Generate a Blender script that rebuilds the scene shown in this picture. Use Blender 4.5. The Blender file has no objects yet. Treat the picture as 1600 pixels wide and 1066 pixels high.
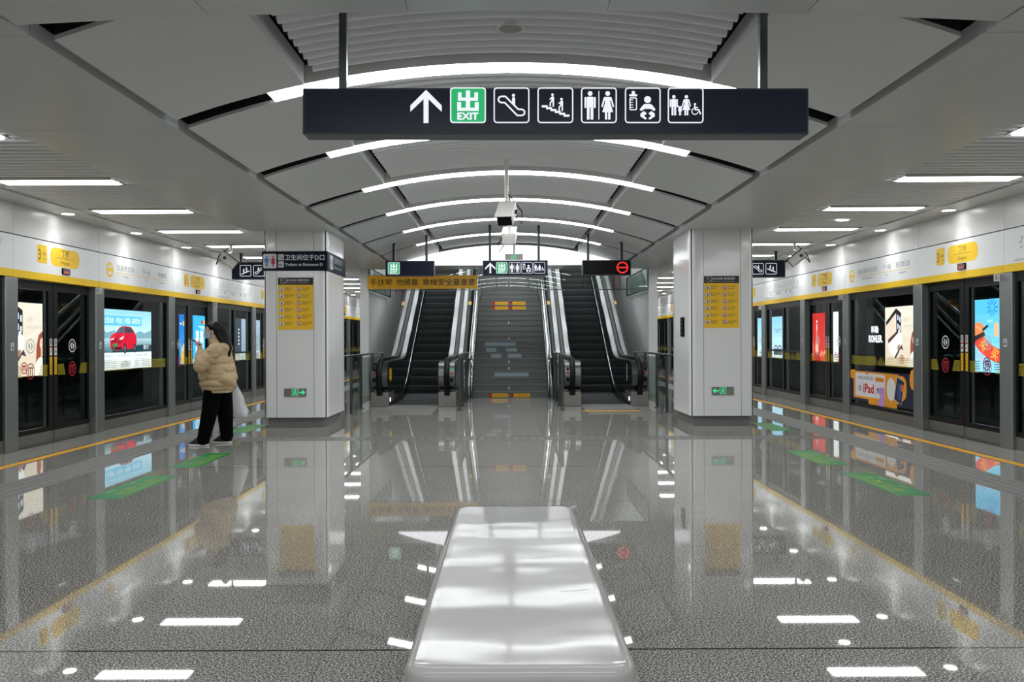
import bpy, bmesh, math, random
from math import pi, sin, cos, tan, sqrt, radians, atan2
from mathutils import Vector, Matrix

random.seed(7)
SC = bpy.context.scene
COL = SC.collection
V = Vector

# ------------------------------------------------------------------ camera, world, exposure
cam_data = bpy.data.cameras.new('camera')
cam_data.sensor_width = 36.0
cam_data.lens = 1275.0 / 1600.0 * 36.0
cam_data.shift_x = 5.0 / 1600.0
cam_data.shift_y = -3.0 / 1600.0
cam_data.clip_end = 300
cam = bpy.data.objects.new('camera', cam_data)
COL.objects.link(cam)
cam.location = (0, 0, 1.4)
cam.rotation_euler = (radians(90), radians(0.23), 0)
SC.camera = cam

world = bpy.data.worlds.new('world')
SC.world = world
world.use_nodes = True
world.node_tree.nodes['Background'].inputs[0].default_value = (0.6, 0.65, 0.7, 1)
world.node_tree.nodes['Background'].inputs[1].default_value = 0.02
SC.view_settings.view_transform = 'Standard'
SC.view_settings.look = 'None'
SC.view_settings.gamma = 1.0
SC.view_settings.exposure = 0.0
LAMP = 19.0         # radiance of the ceiling strips
SC.cycles.caustics_refractive = False
SC.cycles.sample_clamp_indirect = 15.0

# ------------------------------------------------------------------ materials
def lin(c):
    if isinstance(c, str):
        c = c.lstrip('#')
        c = tuple(int(c[i:i + 2], 16) for i in (0, 2, 4))
    r = []
    for v in c:
        v = v / 255.0
        r.append(v / 12.92 if v <= 0.04045 else ((v + 0.055) / 1.055) ** 2.4)
    return tuple(r) + (1.0,)

MATS = {}
def mat(name, color, rough=0.5, metal=0.0, emit=0.0, coat=0.0, spec=0.5, noise=None, bump=None, aniso=0.0):
    m = bpy.data.materials.new(name)
    m.use_nodes = True
    nt = m.node_tree
    b = nt.nodes['Principled BSDF']
    c = lin(color)
    b.inputs['Base Color'].default_value = c
    b.inputs['Roughness'].default_value = rough
    b.inputs['Metallic'].default_value = metal
    b.inputs['Specular IOR Level'].default_value = spec
    b.inputs['Coat Weight'].default_value = coat
    b.inputs['Coat Roughness'].default_value = 0.08
    if emit > 0:
        b.inputs['Emission Color'].default_value = c
        b.inputs['Emission Strength'].default_value = emit
        b.inputs['Base Color'].default_value = (0.02, 0.02, 0.02, 1)
    if noise or bump:
        tc = nt.nodes.new('ShaderNodeTexCoord')
    if noise:
        scale, amt = noise[:2]
        n = nt.nodes.new('ShaderNodeTexNoise')
        n.inputs['Scale'].default_value = scale
        n.inputs['Detail'].default_value = 3
        mp = nt.nodes.new('ShaderNodeMapping')
        if len(noise) > 2:
            mp.inputs['Scale'].default_value = noise[2]
        nt.links.new(tc.outputs['Object'], mp.inputs['Vector'])
        nt.links.new(mp.outputs[0], n.inputs['Vector'])
        mx = nt.nodes.new('ShaderNodeMix'); mx.data_type = 'RGBA'
        mx.inputs['A'].default_value = tuple(v * (1 - amt) for v in c[:3]) + (1,)
        mx.inputs['B'].default_value = tuple(min(1, v * (1 + amt)) for v in c[:3]) + (1,)
        nt.links.new(n.outputs[0], mx.inputs['Factor'])
        nt.links.new(mx.outputs['Result'], b.inputs['Base Color'])
    if bump:
        scale, dist = bump[:2]
        n2 = nt.nodes.new('ShaderNodeTexNoise')
        n2.inputs['Scale'].default_value = scale
        n2.inputs['Detail'].default_value = 2
        mp2 = nt.nodes.new('ShaderNodeMapping')
        if len(bump) > 2:
            mp2.inputs['Scale'].default_value = bump[2]
        nt.links.new(tc.outputs['Object'], mp2.inputs['Vector'])
        nt.links.new(mp2.outputs[0], n2.inputs['Vector'])
        bp = nt.nodes.new('ShaderNodeBump')
        bp.inputs['Distance'].default_value = dist
        bp.inputs['Strength'].default_value = 1.0
        nt.links.new(n2.outputs[0], bp.inputs['Height'])
        nt.links.new(bp.outputs[0], b.inputs['Normal'])
    MATS[name] = m
    return m

def E(color, s=1.0):
    """flat backlit print colour"""
    key = 'print_%s_%g' % (color.lstrip('#'), s)
    if key not in MATS:
        mat(key, color, 0.4, emit=s * 1.9 if not key.endswith('_0.8') else s)
    return key

def P(color, rough=0.45):
    """flat unlit print colour"""
    key = 'ink_%s' % color.lstrip('#')
    if key not in MATS:
        mat(key, color, rough)
    return key

def glass_mat(name, tint, refl=1.0, rough=0.0):
    m = bpy.data.materials.new(name)
    m.use_nodes = True
    nt = m.node_tree
    nt.nodes.clear()
    out = nt.nodes.new('ShaderNodeOutputMaterial')
    tr = nt.nodes.new('ShaderNodeBsdfTransparent')
    tr.inputs[0].default_value = lin(tint)
    gl = nt.nodes.new('ShaderNodeBsdfGlossy')
    gl.inputs['Roughness'].default_value = rough
    gl.inputs[0].default_value = (1, 1, 1, 1)
    fr = nt.nodes.new('ShaderNodeFresnel')
    fr.inputs[0].default_value = 1.5
    mul = nt.nodes.new('ShaderNodeMath'); mul.operation = 'MULTIPLY'
    mul.inputs[1].default_value = refl
    mx = nt.nodes.new('ShaderNodeMixShader')
    nt.links.new(fr.outputs[0], mul.inputs[0])
    nt.links.new(mul.outputs[0], mx.inputs[0])
    nt.links.new(tr.outputs[0], mx.inputs[1])
    nt.links.new(gl.outputs[0], mx.inputs[2])
    nt.links.new(mx.outputs[0], out.inputs[0])
    MATS[name] = m
    return m

mat('panel_white', (206, 206, 203), 0.28, spec=0.5)
mat('ceiling_paint', (214, 216, 216), 0.36)
mat('arch_panel', (206, 209, 209), 0.45)
mat('soffit_paint', (208, 212, 213), 0.30)
mat('header_white', (226, 228, 228), 0.3)
mat('slat_paint', (228, 231, 233), 0.4)
mat('pillar_white', (224, 225, 225), 0.16, coat=0.3)
mat('dark_void', (10, 11, 12), 0.8)
mat('black_gap', (12, 12, 12), 0.6)
mat('tunnel', (20, 22, 23), 0.9, noise=(3, 0.3))
mat('steel', (118, 121, 121), 0.26, metal=1.0, noise=(6, 0.08, (1, 1, 30)))
mat('steel_post', (150, 156, 155), 0.38, metal=0.85)
mat('kick_steel', (150, 148, 144), 0.42, metal=0.9, noise=(5, 0.12))
mat('deck_steel', (66, 68, 68), 0.5, metal=0.7, noise=(6, 0.08, (1, 1, 30)))
mat('chrome', (178, 180, 180), 0.10, metal=1.0)
mat('dark_steel', (92, 98, 100), 0.3, metal=1.0)
mat('black_frame', (8, 9, 10), 0.35, spec=0.3)
mat('black_plastic', (9, 9, 10), 0.5, spec=0.12)
mat('rubber', (8, 8, 8), 0.45, spec=0.25)
mat('yellow_band', (234, 192, 0), 0.4)
mat('yellow_line', (222, 160, 20), 0.5)
mat('sign_navy', (38, 46, 68), 0.3)
mat('navy_dark', (16, 22, 38), 0.5, spec=0.15)
mat('sign_case', (84, 90, 98), 0.45, metal=0.3)
mat('pole_dark', (46, 49, 52), 0.4, metal=0.6)
mat('pole_steel', (128, 132, 134), 0.35, metal=0.8)
mat('white_plastic', (214, 212, 208), 0.35)
mat('grey_mesh', (150, 152, 152), 0.6)
mat('esc_panel', (24, 32, 32), 0.12, spec=0.5)
mat('esc_step', (52, 56, 58), 0.42, metal=0.5, bump=(60, 0.002, (60, 0.5, 0.5)))
mat('esc_plate', (150, 149, 145), 0.45, metal=0.5)
mat('granite_dark', (112, 113, 112), 0.35, noise=(90, 0.45))
mat('stair_granite', (92, 95, 93), 0.4, noise=(30, 0.5))
mat('matte_tile', (116, 116, 113), 0.6, noise=(120, 0.12))
mat('tactile', (108, 108, 104), 0.3)
mat('green_floor', (28, 128, 66), 0.35)
mat('bench_white', (166, 164, 162), 0.09, spec=0.22, bump=(1.3, 0.005, (0.8, 1.5, 1.0)))
mat('lamp', (250, 253, 255), 0.4, emit=LAMP)
mat('lamp_round', (252, 253, 252), 0.4, emit=LAMP)
mat('end_glow', (250, 252, 255), 0.4, emit=2.2)  # emission in place of light on the white stairwell ceiling
mat('lit_white', (235, 240, 250), 0.4, emit=1.05)
mat('sensor_white', (200, 225, 255), 0.4, emit=4.0)
mat('lit_green', (38, 190, 112), 0.4, emit=0.85)
mat('lit_red', (255, 30, 34), 0.4, emit=1.6)
mat('lit_exit', (60, 235, 160), 0.4, emit=0.9)
mat('skin', (205, 160, 138), 0.5)
mat('hair_black', (9, 8, 8), 0.5, spec=0.3, bump=(40, 0.004, (1, 1, 0.1)))
mat('jacket_khaki', (184, 160, 122), 0.6, bump=(9, 0.028, (1, 1, 1.7)))
mat('trouser_black', (5, 5, 6), 0.95, spec=0.08)
mat('shoe_black', (16, 16, 17), 0.6)
mat('shoe_white', (205, 205, 205), 0.55)
mat('mask_blue', (168, 186, 198), 0.7)
glass_mat('screen_glass', (234, 240, 241), 0.09)
glass_mat('rail_glass', (232, 240, 236), 0.45)
glass_mat('curtain_glass', (246, 249, 247), 0.6)
def decal_material(name, color, cover):
    m = mat(name, color, 0.5)
    nt = m.node_tree
    tr = nt.nodes.new('ShaderNodeBsdfTransparent')
    mx = nt.nodes.new('ShaderNodeMixShader')
    mx.inputs[0].default_value = cover
    nt.links.new(tr.outputs[0], mx.inputs[1])
    nt.links.new(nt.nodes['Principled BSDF'].outputs[0], mx.inputs[2])
    nt.links.new(mx.outputs[0], nt.nodes['Material Output'].inputs[0])
decal_material('decal_yellow', (196, 180, 40), 0.45)
decal_material('decal_red', (170, 24, 44), 0.75)

def bag_material():
    m = bpy.data.materials.new('bag_plastic')
    m.use_nodes = True
    nt = m.node_tree
    b = nt.nodes['Principled BSDF']
    b.inputs['Base Color'].default_value = lin((225, 228, 230))
    b.inputs['Roughness'].default_value = 0.35
    tr = nt.nodes.new('ShaderNodeBsdfTransparent')
    mx = nt.nodes.new('ShaderNodeMixShader')
    mx.inputs[0].default_value = 0.62
    out = nt.nodes['Material Output']
    nt.links.new(tr.outputs[0], mx.inputs[1])
    nt.links.new(b.outputs[0], mx.inputs[2])
    nt.links.new(mx.outputs[0], out.inputs[0])
    MATS['bag_plastic'] = m
bag_material()

def floor_material():
    m = bpy.data.materials.new('floor_granite')
    m.use_nodes = True
    nt = m.node_tree
    N, L = nt.nodes, nt.links
    b = N['Principled BSDF']
    tc = N.new('ShaderNodeTexCoord')
    sep = N.new('ShaderNodeSeparateXYZ')
    L.new(tc.outputs['Object'], sep.inputs[0])
    n1 = N.new('ShaderNodeTexNoise'); n1.inputs['Scale'].default_value = 110; n1.inputs['Detail'].default_value = 3.0
    n1.inputs['Roughness'].default_value = 0.7
    n2 = N.new('ShaderNodeTexNoise'); n2.inputs['Scale'].default_value = 1.3; n2.inputs['Detail'].default_value = 2
    L.new(tc.outputs['Object'], n1.inputs['Vector'])
    L.new(tc.outputs['Object'], n2.inputs['Vector'])
    cr = N.new('ShaderNodeValToRGB')
    e = cr.color_ramp.elements
    e[0].position = 0.38; e[0].color = lin((42, 42, 40))
    e[1].position = 0.63; e[1].color = lin((226, 223, 215))
    x = cr.color_ramp.elements.new(0.5); x.color = lin((128, 126, 121))
    L.new(n1.outputs[0], cr.inputs[0])
    mx = N.new('ShaderNodeMix'); mx.data_type = 'RGBA'; mx.blend_type = 'MULTIPLY'
    mx.inputs['Factor'].default_value = 1.0
    rr = N.new('ShaderNodeMapRange')
    rr.inputs['To Min'].default_value = 0.86; rr.inputs['To Max'].default_value = 1.08
    L.new(n2.outputs[0], rr.inputs['Value'])
    L.new(cr.outputs[0], mx.inputs['A']); L.new(rr.outputs[0], mx.inputs['B'])
    # joints between the slabs
    def joint(axis, pitch, off, w):
        a = N.new('ShaderNodeMath'); a.operation = 'ADD'; a.inputs[1].default_value = 400 * pitch - off
        L.new(sep.outputs[axis], a.inputs[0])
        f = N.new('ShaderNodeMath'); f.operation = 'MODULO'; f.inputs[1].default_value = pitch
        L.new(a.outputs[0], f.inputs[0])
        g = N.new('ShaderNodeMath'); g.operation = 'LESS_THAN'; g.inputs[1].default_value = w
        L.new(f.outputs[0], g.inputs[0])
        return g
    j1 = joint('Y', 5.3, 3.67, 0.016)
    j2 = joint('Y', 1.06, 3.67, 0.003)
    j3 = joint('X', 0.9, 0.45, 0.002)
    s1 = N.new('ShaderNodeMath'); s1.operation = 'MAXIMUM'
    L.new(j2.outputs[0], s1.inputs[0]); L.new(j3.outputs[0], s1.inputs[1])
    s2 = N.new('ShaderNodeMath'); s2.operation = 'MULTIPLY'; s2.inputs[1].default_value = 0.4
    L.new(s1.outputs[0], s2.inputs[0])
    s3 = N.new('ShaderNodeMath'); s3.operation = 'MAXIMUM'
    L.new(s2.outputs[0], s3.inputs[0]); L.new(j1.outputs[0], s3.inputs[1])
    m2 = N.new('ShaderNodeMix'); m2.data_type = 'RGBA'
    m2.inputs['B'].default_value = lin((34, 34, 34))
    L.new(s3.outputs[0], m2.inputs['Factor']); L.new(mx.outputs['Result'], m2.inputs['A'])
    L.new(m2.outputs['Result'], b.inputs['Base Color'])
    b.inputs['Roughness'].default_value = 0.022
    b.inputs['IOR'].default_value = 1.5
    b.inputs['Specular IOR Level'].default_value = 0.5
    MATS['floor_granite'] = m
floor_material()

# ------------------------------------------------------------------ mesh building helpers
class Fr:
    """a drawing frame: origin, right, up; normal = right x up"""
    def __init__(s, o, u, v):
        s.o, s.u, s.v = V(o), V(u), V(v)
        s.n = s.u.cross(s.v).normalized()
    def __call__(s, a, b, h=0.0):
        return s.o + s.u * a + s.v * b + s.n * h
    def sub(s, a, b, k, ky=None):
        return Fr(s.o + s.u * a + s.v * b, s.u * k, s.v * (k if ky is None else ky))

def front(x, y, z):          # faces the camera (-Y)
    return Fr((x, y, z), (1, 0, 0), (0, 0, 1))
def wall_frame(sg, x, y, z):  # sg -1: wall on the left, read looking left; +1: on the right
    return Fr((sg * x, y, z), (0, -sg, 0), (0, 0, 1))

TEXT_CACHE = {}
def text_geo(body):
    if body in TEXT_CACHE:
        return TEXT_CACHE[body]
    c = bpy.data.curves.new('t', 'FONT')
    c.body = body
    c.size = 1.0
    c.resolution_u = 2
    o = bpy.data.objects.new('t', c)
    me = bpy.data.meshes.new_from_object(o)
    vs = [(v.co.x, v.co.y) for v in me.vertices]
    fs = [tuple(p.vertices) for p in me.polygons]
    bpy.data.objects.remove(o); bpy.data.curves.remove(c); bpy.data.meshes.remove(me)
    TEXT_CACHE[body] = (vs, fs)
    return vs, fs

class MB:
    def __init__(s):
        s.v, s.f, s.mi, s.sm, s.slots = [], [], [], [], []
    def slot(s, m):
        if m not in s.slots:
            s.slots.append(m)
        return s.slots.index(m)
    def face(s, pts, m, smooth=False):
        i = len(s.v)
        s.v.extend(tuple(p) for p in pts)
        s.f.append(tuple(range(i, i + len(pts))))
        s.mi.append(s.slot(m)); s.sm.append(smooth)
    def geo(s, vs, fs, m, smooth=False):
        i = len(s.v)
        s.v.extend(tuple(p) for p in vs)
        k = s.slot(m)
        for f in fs:
            s.f.append(tuple(j + i for j in f)); s.mi.append(k); s.sm.append(smooth)
    def box(s, x0, x1, y0, y1, z0, z1, m, bev=0.0, seg=2):
        x0, x1 = min(x0, x1), max(x0, x1)
        y0, y1 = min(y0, y1), max(y0, y1)
        if bev > 0:
            bm = bmesh.new()
            bmesh.ops.create_cube(bm, size=1.0)
            for v in bm.verts:
                v.co = V(((x0 + x1) / 2 + v.co.x * (x1 - x0), (y0 + y1) / 2 + v.co.y * (y1 - y0), (z0 + z1) / 2 + v.co.z * (z1 - z0)))
            bmesh.ops.bevel(bm, geom=bm.edges[:], offset=bev, segments=seg, profile=0.5, affect='EDGES')
            s.bm(bm, m)
            return
        vs = [(x, y, z) for x in (x0, x1) for y in (y0, y1) for z in (z0, z1)]
        fs = [(0, 1, 3, 2), (4, 6, 7, 5), (0, 4, 5, 1), (2, 3, 7, 6), (0, 2, 6, 4), (1, 5, 7, 3)]
        s.geo(vs, fs, m)
    def bm(s, bm, m, smooth=False, xf=None):
        bm.verts.index_update()
        vs = [(xf @ v.co) if xf else v.co.copy() for v in bm.verts]
        fs = [tuple(v.index for v in f.verts) for f in bm.faces]
        s.geo(vs, fs, m, smooth)
        bm.free()
    def fbox(s, F, a0, a1, b0, b1, h0, h1, m):
        vs = [F(a, b, h) for a in (a0, a1) for b in (b0, b1) for h in (h0, h1)]
        fs = [(0, 1, 3, 2), (4, 6, 7, 5), (0, 4, 5, 1), (2, 3, 7, 6), (0, 2, 6, 4), (1, 5, 7, 3)]
        s.geo(vs, fs, m)
    def prism(s, pts, F, h0, h1, m, smooth_sides=False):
        n = len(pts)
        a = [F(x, y, h0) for x, y in pts]
        b = [F(x, y, h1) for x, y in pts]
        s.face(a[::-1], m); s.face(b, m)
        s.geo(a + b, [(i, (i + 1) % n, n + (i + 1) % n, n + i) for i in range(n)], m, smooth_sides)
    def tube(s, pts, r, m, n=10, caps=True, rads=None):
        pts = [V(p) for p in pts]
        rings = []
        ref = None
        for i, p in enumerate(pts):
            t = (pts[min(i + 1, len(pts) - 1)] - pts[max(i - 1, 0)]).normalized()
            if ref is None:
                ref = V((0, 0, 1)) if abs(t.z) < 0.9 else V((1, 0, 0))
            a = (ref - t * ref.dot(t)).normalized()
            ref = a
            b = t.cross(a)
            rr = rads[i] if rads else r
            rings.append([p + (a * cos(2 * pi * k / n) + b * sin(2 * pi * k / n)) * rr for k in range(n)])
        s.loft(rings, m, caps)
    def loft(s, rings, m, caps=True, closed=True, smooth=True):
        n = len(rings[0])
        vs = [p for r in rings for p in r]
        fs = []
        for i in range(len(rings) - 1):
            for k in range(n if closed else n - 1):
                k2 = (k + 1) % n
                fs.append((i * n + k, i * n + k2, (i + 1) * n + k2, (i + 1) * n + k))
        s.geo(vs, fs, m, smooth)
        if caps:
            s.face(rings[0][::-1], m); s.face(rings[-1], m)
    def sweep(s, path, section, side, m, caps=True):
        """path in a plane whose normal is SIDE; section = list of (along side, along in-plane normal)"""
        side = V(side)
        path = [V(p) for p in path]
        rings = []
        for i, p in enumerate(path):
            t = (path[min(i + 1, len(path) - 1)] - path[max(i - 1, 0)]).normalized()
            nn = t.cross(side).normalized()
            rings.append([p + side * a + nn * b for a, b in section])
        s.loft(rings, m, caps)
    # ---- flat drawing
    def rect(s, F, x0, y0, x1, y1, h, m):
        s.face([F(x0, y0, h), F(x1, y0, h), F(x1, y1, h), F(x0, y1, h)], m)
    def poly(s, F, pts, h, m):
        s.face([F(x, y, h) for x, y in pts], m)
    def ell(s, F, x, y, rx, ry, h, m, n=24, a0=0, a1=2 * pi):
        full = abs(a1 - a0 - 2 * pi) < 1e-6
        k = n if full else n + 1
        s.face([F(x + rx * cos(a0 + (a1 - a0) * i / n), y + ry * sin(a0 + (a1 - a0) * i / n), h) for i in range(k)], m)
    def ring(s, F, x, y, r0, r1, h, m, n=32, a0=0, a1=2 * pi, ky=1.0):
        for i in range(n):
            t0 = a0 + (a1 - a0) * i / n; t1 = a0 + (a1 - a0) * (i + 1) / n
            s.face([F(x + r0 * cos(t0), y + ky * r0 * sin(t0), h), F(x + r1 * cos(t0), y + ky * r1 * sin(t0), h),
                    F(x + r1 * cos(t1), y + ky * r1 * sin(t1), h), F(x + r0 * cos(t1), y + ky * r0 * sin(t1), h)], m)
    def rr_pts(s, x0, y0, x1, y1, r, n=5):
        pts = []
        for cx, cy, a in ((x1 - r, y1 - r, 0), (x0 + r, y1 - r, 90), (x0 + r, y0 + r, 180), (x1 - r, y0 + r, 270)):
            for i in range(n + 1):
                t = radians(a + 90 * i / n)
                pts.append((cx + r * cos(t), cy + r * sin(t)))
        return pts
    def rrect(s, F, x0, y0, x1, y1, r, h, m):
        s.poly(F, s.rr_pts(x0, y0, x1, y1, r), h, m)
    def rrect_line(s, F, x0, y0, x1, y1, r, w, h, m):
        a = s.rr_pts(x0, y0, x1, y1, r)
        b = s.rr_pts(x0 + w, y0 + w, x1 - w, y1 - w, max(r - w, 1e-4))
        n = len(a)
        for i in range(n):
            j = (i + 1) % n
            s.face([F(*b[i], h), F(*a[i], h), F(*a[j], h), F(*b[j], h)], m)
    def line(s, F, pts, w, h, m, closed=False):
        pts = [V((p[0], p[1])) for p in pts]
        n = len(pts)
        L, R = [], []
        for i in range(n):
            if closed:
                p0, p1 = pts[(i - 1) % n], pts[(i + 1) % n]
            else:
                p0, p1 = pts[max(i - 1, 0)], pts[min(i + 1, n - 1)]
            d0 = (pts[i] - p0); d1 = (p1 - pts[i])
            if d0.length < 1e-9: d0 = d1
            if d1.length < 1e-9: d1 = d0
            d0.normalize(); d1.normalize()
            t = (d0 + d1)
            t = t.normalized() if t.length > 1e-6 else d1
            nn = V((-t.y, t.x))
            k = min(2.0, 1.0 / max(0.4, nn.dot(V((-d1.y, d1.x)))))
            L.append(pts[i] + nn * (w / 2 * k)); R.append(pts[i] - nn * (w / 2 * k))
        for i in range(n if closed else n - 1):
            j = (i + 1) % n
            s.face([F(*R[i], h), F(*R[j], h), F(*L[j], h), F(*L[i], h)], m)
    def text(s, F, body, x, y, size, h, m, align='l', sx=1.0, rot=0.0, fit=None, bold=0.0):
        if bold:
            for q, (bx, by) in enumerate(((-1, 0), (1, 0), (0, 1), (0, -1))):
                s.text(F, body, x + bx * bold, y + by * bold, size, h + 0.00006 * (q + 1), m, align, sx, rot, fit)
        vs, fs = text_geo(body)
        if not vs:
            return
        x0 = min(p[0] for p in vs); x1 = max(p[0] for p in vs)
        if fit:
            sx = fit / ((x1 - x0) * size)
        off = {'l': -x0, 'c': -(x0 + x1) / 2, 'r': -x1}[align]
        c, sn = cos(rot), sin(rot)
        pts = []
        for px, py in vs:
            a, b = (px + off) * size * sx, py * size
            pts.append(F(x + a * c - b * sn, y + a * sn + b * c, h))
        s.geo(pts, fs, m)
    def build(s, name, parent=None, origin=None):
        me = bpy.data.meshes.new(name)
        o0 = V(origin) if origin is not None else V((0, 0, 0))
        if parent is not None and origin is None:
            o0 = world_origin(parent)
        me.from_pydata([(p[0] - o0.x, p[1] - o0.y, p[2] - o0.z) for p in s.v], [], s.f)
        for m in s.slots:
            me.materials.append(MATS[m])
        me.polygons.foreach_set('material_index', s.mi)
        me.polygons.foreach_set('use_smooth', s.sm)
        me.update()
        o = bpy.data.objects.new(name, me)
        COL.objects.link(o)
        if parent is not None:
            o.parent = parent
            o.location = o0 - world_origin(parent)
        else:
            o.location = o0
        return o

def world_origin(o):
    p = V((0, 0, 0))
    while o is not None:
        p += o.location
        o = o.parent
    return p

def tag(o, label, cat, group=None, kind=None):
    o['label'] = label
    o['category'] = cat
    if group: o['group'] = group
    o['kind'] = kind or 'thing'
    return o

def thing(name, label, cat, loc, group=None):
    o = bpy.data.objects.new(name, None)
    COL.objects.link(o)
    o.location = loc
    o.empty_display_size = 0.1
    return tag(o, label, cat, group)

def struct(mb, name):
    o = mb.build(name)
    o['kind'] = 'structure'
    return o

ORD = ['first', 'second', 'third', 'fourth', 'fifth', 'sixth', 'seventh', 'eighth', 'ninth', 'tenth', 'eleventh', 'twelfth',
       'thirteenth', 'fourteenth', 'fifteenth', 'sixteenth', 'seventeenth', 'eighteenth', 'nineteenth', 'twentieth']
SIDE = {-1: 'left', 1: 'right'}
Y0, Y1 = -9.0, 43.0          # ends of the platform hall
DOOR0, PITCH = 11.39, 4.9

def zarch(x):
    return 3.61 - (8.15 - sqrt(8.15 ** 2 - x * x))

# ------------------------------------------------------------------ pictograms in a unit square frame
def pic_arrow(d, F, h, m):
    d.rect(F, 0.42, 0.0, 0.58, 0.80, h, m)
    d.poly(F, [(0.5, 1.0), (0.5, 0.79), (0.0, 0.34), (0.0, 0.53)][::-1][::-1], h + 0.0002, m)
    d.poly(F, [(0.5, 1.0), (1.0, 0.53), (1.0, 0.34), (0.5, 0.79)][::-1], h + 0.0002, m)

def pic_exit(d, F, h, g, w):
    d.rrect(F, 0, 0, 1, 1, 0.09, h, w)
    d.rrect(F, 0.035, 0.035, 0.965, 0.965, 0.07, h + 0.0006, g)
    k = h + 0.0012
    d.rect(F, 0.44, 0.42, 0.56, 0.91, k, w)
    d.rect(F, 0.22, 0.62, 0.78, 0.71, k, w)
    for a, b in ((0.22, 0.32), (0.68, 0.78)):
        d.rect(F, a, 0.70, b, 0.86, k, w)
    d.rect(F, 0.20, 0.34, 0.80, 0.43, k + 0.0002, w)
    for a, b in ((0.20, 0.31), (0.69, 0.80)):
        d.rect(F, a, 0.42, b, 0.59, k, w)
    d.text(F, 'EXIT', 0.5, 0.10, 0.27, k, w, 'c', fit=0.57, bold=0.013)

def pic_frame(d, F, h, w):
    d.rrect_line(F, 0, 0, 1, 1, 0.10, 0.035, h, w)

def pic_escalator(d, F, h, w, flip=False):
    if flip:
        F = Fr(F(1, 0), -F.u, F.v); h = -h
    pic_frame(d, F, h, w)
    pts = []
    for i in range(9):
        t = radians(90 + 180 * i / 8)
        pts.append((0.22 + 0.085 * cos(t), 0.66 + 0.085 * sin(t)))
    pts += [(0.31, 0.575), (0.66, 0.215)]
    for i in range(9):
        t = radians(-90 + 180 * i / 8)
        pts.append((0.78 + 0.085 * cos(t), 0.30 + 0.085 * sin(t)))
    pts += [(0.69, 0.385), (0.33, 0.745)]
    d.line(F, pts, 0.045, h, w, closed=True)
    d.ell(F, 0.555, 0.775, 0.045, 0.045, h, w, 14)
    d.poly(F, [(0.515, 0.56), (0.60, 0.475), (0.60, 0.70), (0.575, 0.72), (0.535, 0.72), (0.515, 0.70)], h, w)

def walker(d, F, x, y, s, h, w):
    d.ell(F, x + 0.0, y + 0.90 * s, 0.10 * s, 0.10 * s, h, w, 12)
    d.poly(F, [(x - 0.10 * s, y + 0.42 * s), (x + 0.12 * s, y + 0.42 * s), (x + 0.12 * s, y + 0.74 * s), (x + 0.03 * s, y + 0.79 * s), (x - 0.08 * s, y + 0.74 * s)], h, w)
    d.line(F, [(x + 0.06 * s, y + 0.44 * s), (x + 0.06 * s, y)], 0.11 * s, h + 0.0002, w)
    d.line(F, [(x - 0.02 * s, y + 0.46 * s), (x - 0.16 * s, y + 0.30 * s), (x - 0.18 * s, y + 0.02 * s)], 0.10 * s, h + 0.0003, w)
    d.line(F, [(x - 0.06 * s, y + 0.70 * s), (x - 0.22 * s, y + 0.54 * s)], 0.08 * s, h + 0.0004, w)

def pic_stairs(d, F, h, w, flip=False):
    if flip:
        F = Fr(F(1, 0), -F.u, F.v); h = -h
    pic_frame(d, F, h, w)
    for i in range(6):
        x = 0.12 + 0.122 * i
        y = 0.47 - 0.052 * i
        d.rect(F, x, y - 0.03, x + 0.165, y + 0.03, h, w)
    walker(d, F, 0.42, 0.46, 0.37, h, w)
    walker(d, F, 0.67, 0.34, 0.37, h, w)

def man(d, F, x, y, s, h, w):
    d.ell(F, x, y + 0.91 * s, 0.085 * s, 0.085 * s, h, w, 14)
    d.rrect(F, x - 0.12 * s, y + 0.42 * s, x + 0.12 * s, y + 0.80 * s, 0.05 * s, h, w)
    for q in (-1, 1):
        d.rect(F, x + q * 0.065 * s - 0.048 * s, y, x + q * 0.065 * s + 0.048 * s, y + 0.46 * s, h + 0.0002, w)
        d.rrect(F, x + q * 0.165 * s - 0.032 * s, y + 0.40 * s, x + q * 0.165 * s + 0.032 * s, y + 0.79 * s, 0.03 * s, h + 0.0003, w)

def woman(d, F, x, y, s, h, w):
    d.ell(F, x, y + 0.91 * s, 0.085 * s, 0.085 * s, h, w, 14)
    d.poly(F, [(x - 0.19 * s, y + 0.26 * s), (x + 0.19 * s, y + 0.26 * s), (x + 0.09 * s, y + 0.60 * s), (x + 0.11 * s, y + 0.79 * s), (x - 0.11 * s, y + 0.79 * s), (x - 0.09 * s, y + 0.60 * s)], h, w)
    for q in (-1, 1):
        d.rect(F, x + q * 0.055 * s - 0.04 * s, y, x + q * 0.055 * s + 0.04 * s, y + 0.28 * s, h + 0.0002, w)
        d.line(F, [(x + q * 0.11 * s, y + 0.77 * s), (x + q * 0.20 * s, y + 0.44 * s)], 0.055 * s, h + 0.0003, w)

def pic_toilet(d, F, h, w):
    pic_frame(d, F, h, w)
    man(d, F, 0.255, 0.10, 0.80, h, w)
    woman(d, F, 0.745, 0.10, 0.80, h, w)
    d.rect(F, 0.488, 0.10, 0.512, 0.90, h, w)

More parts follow.
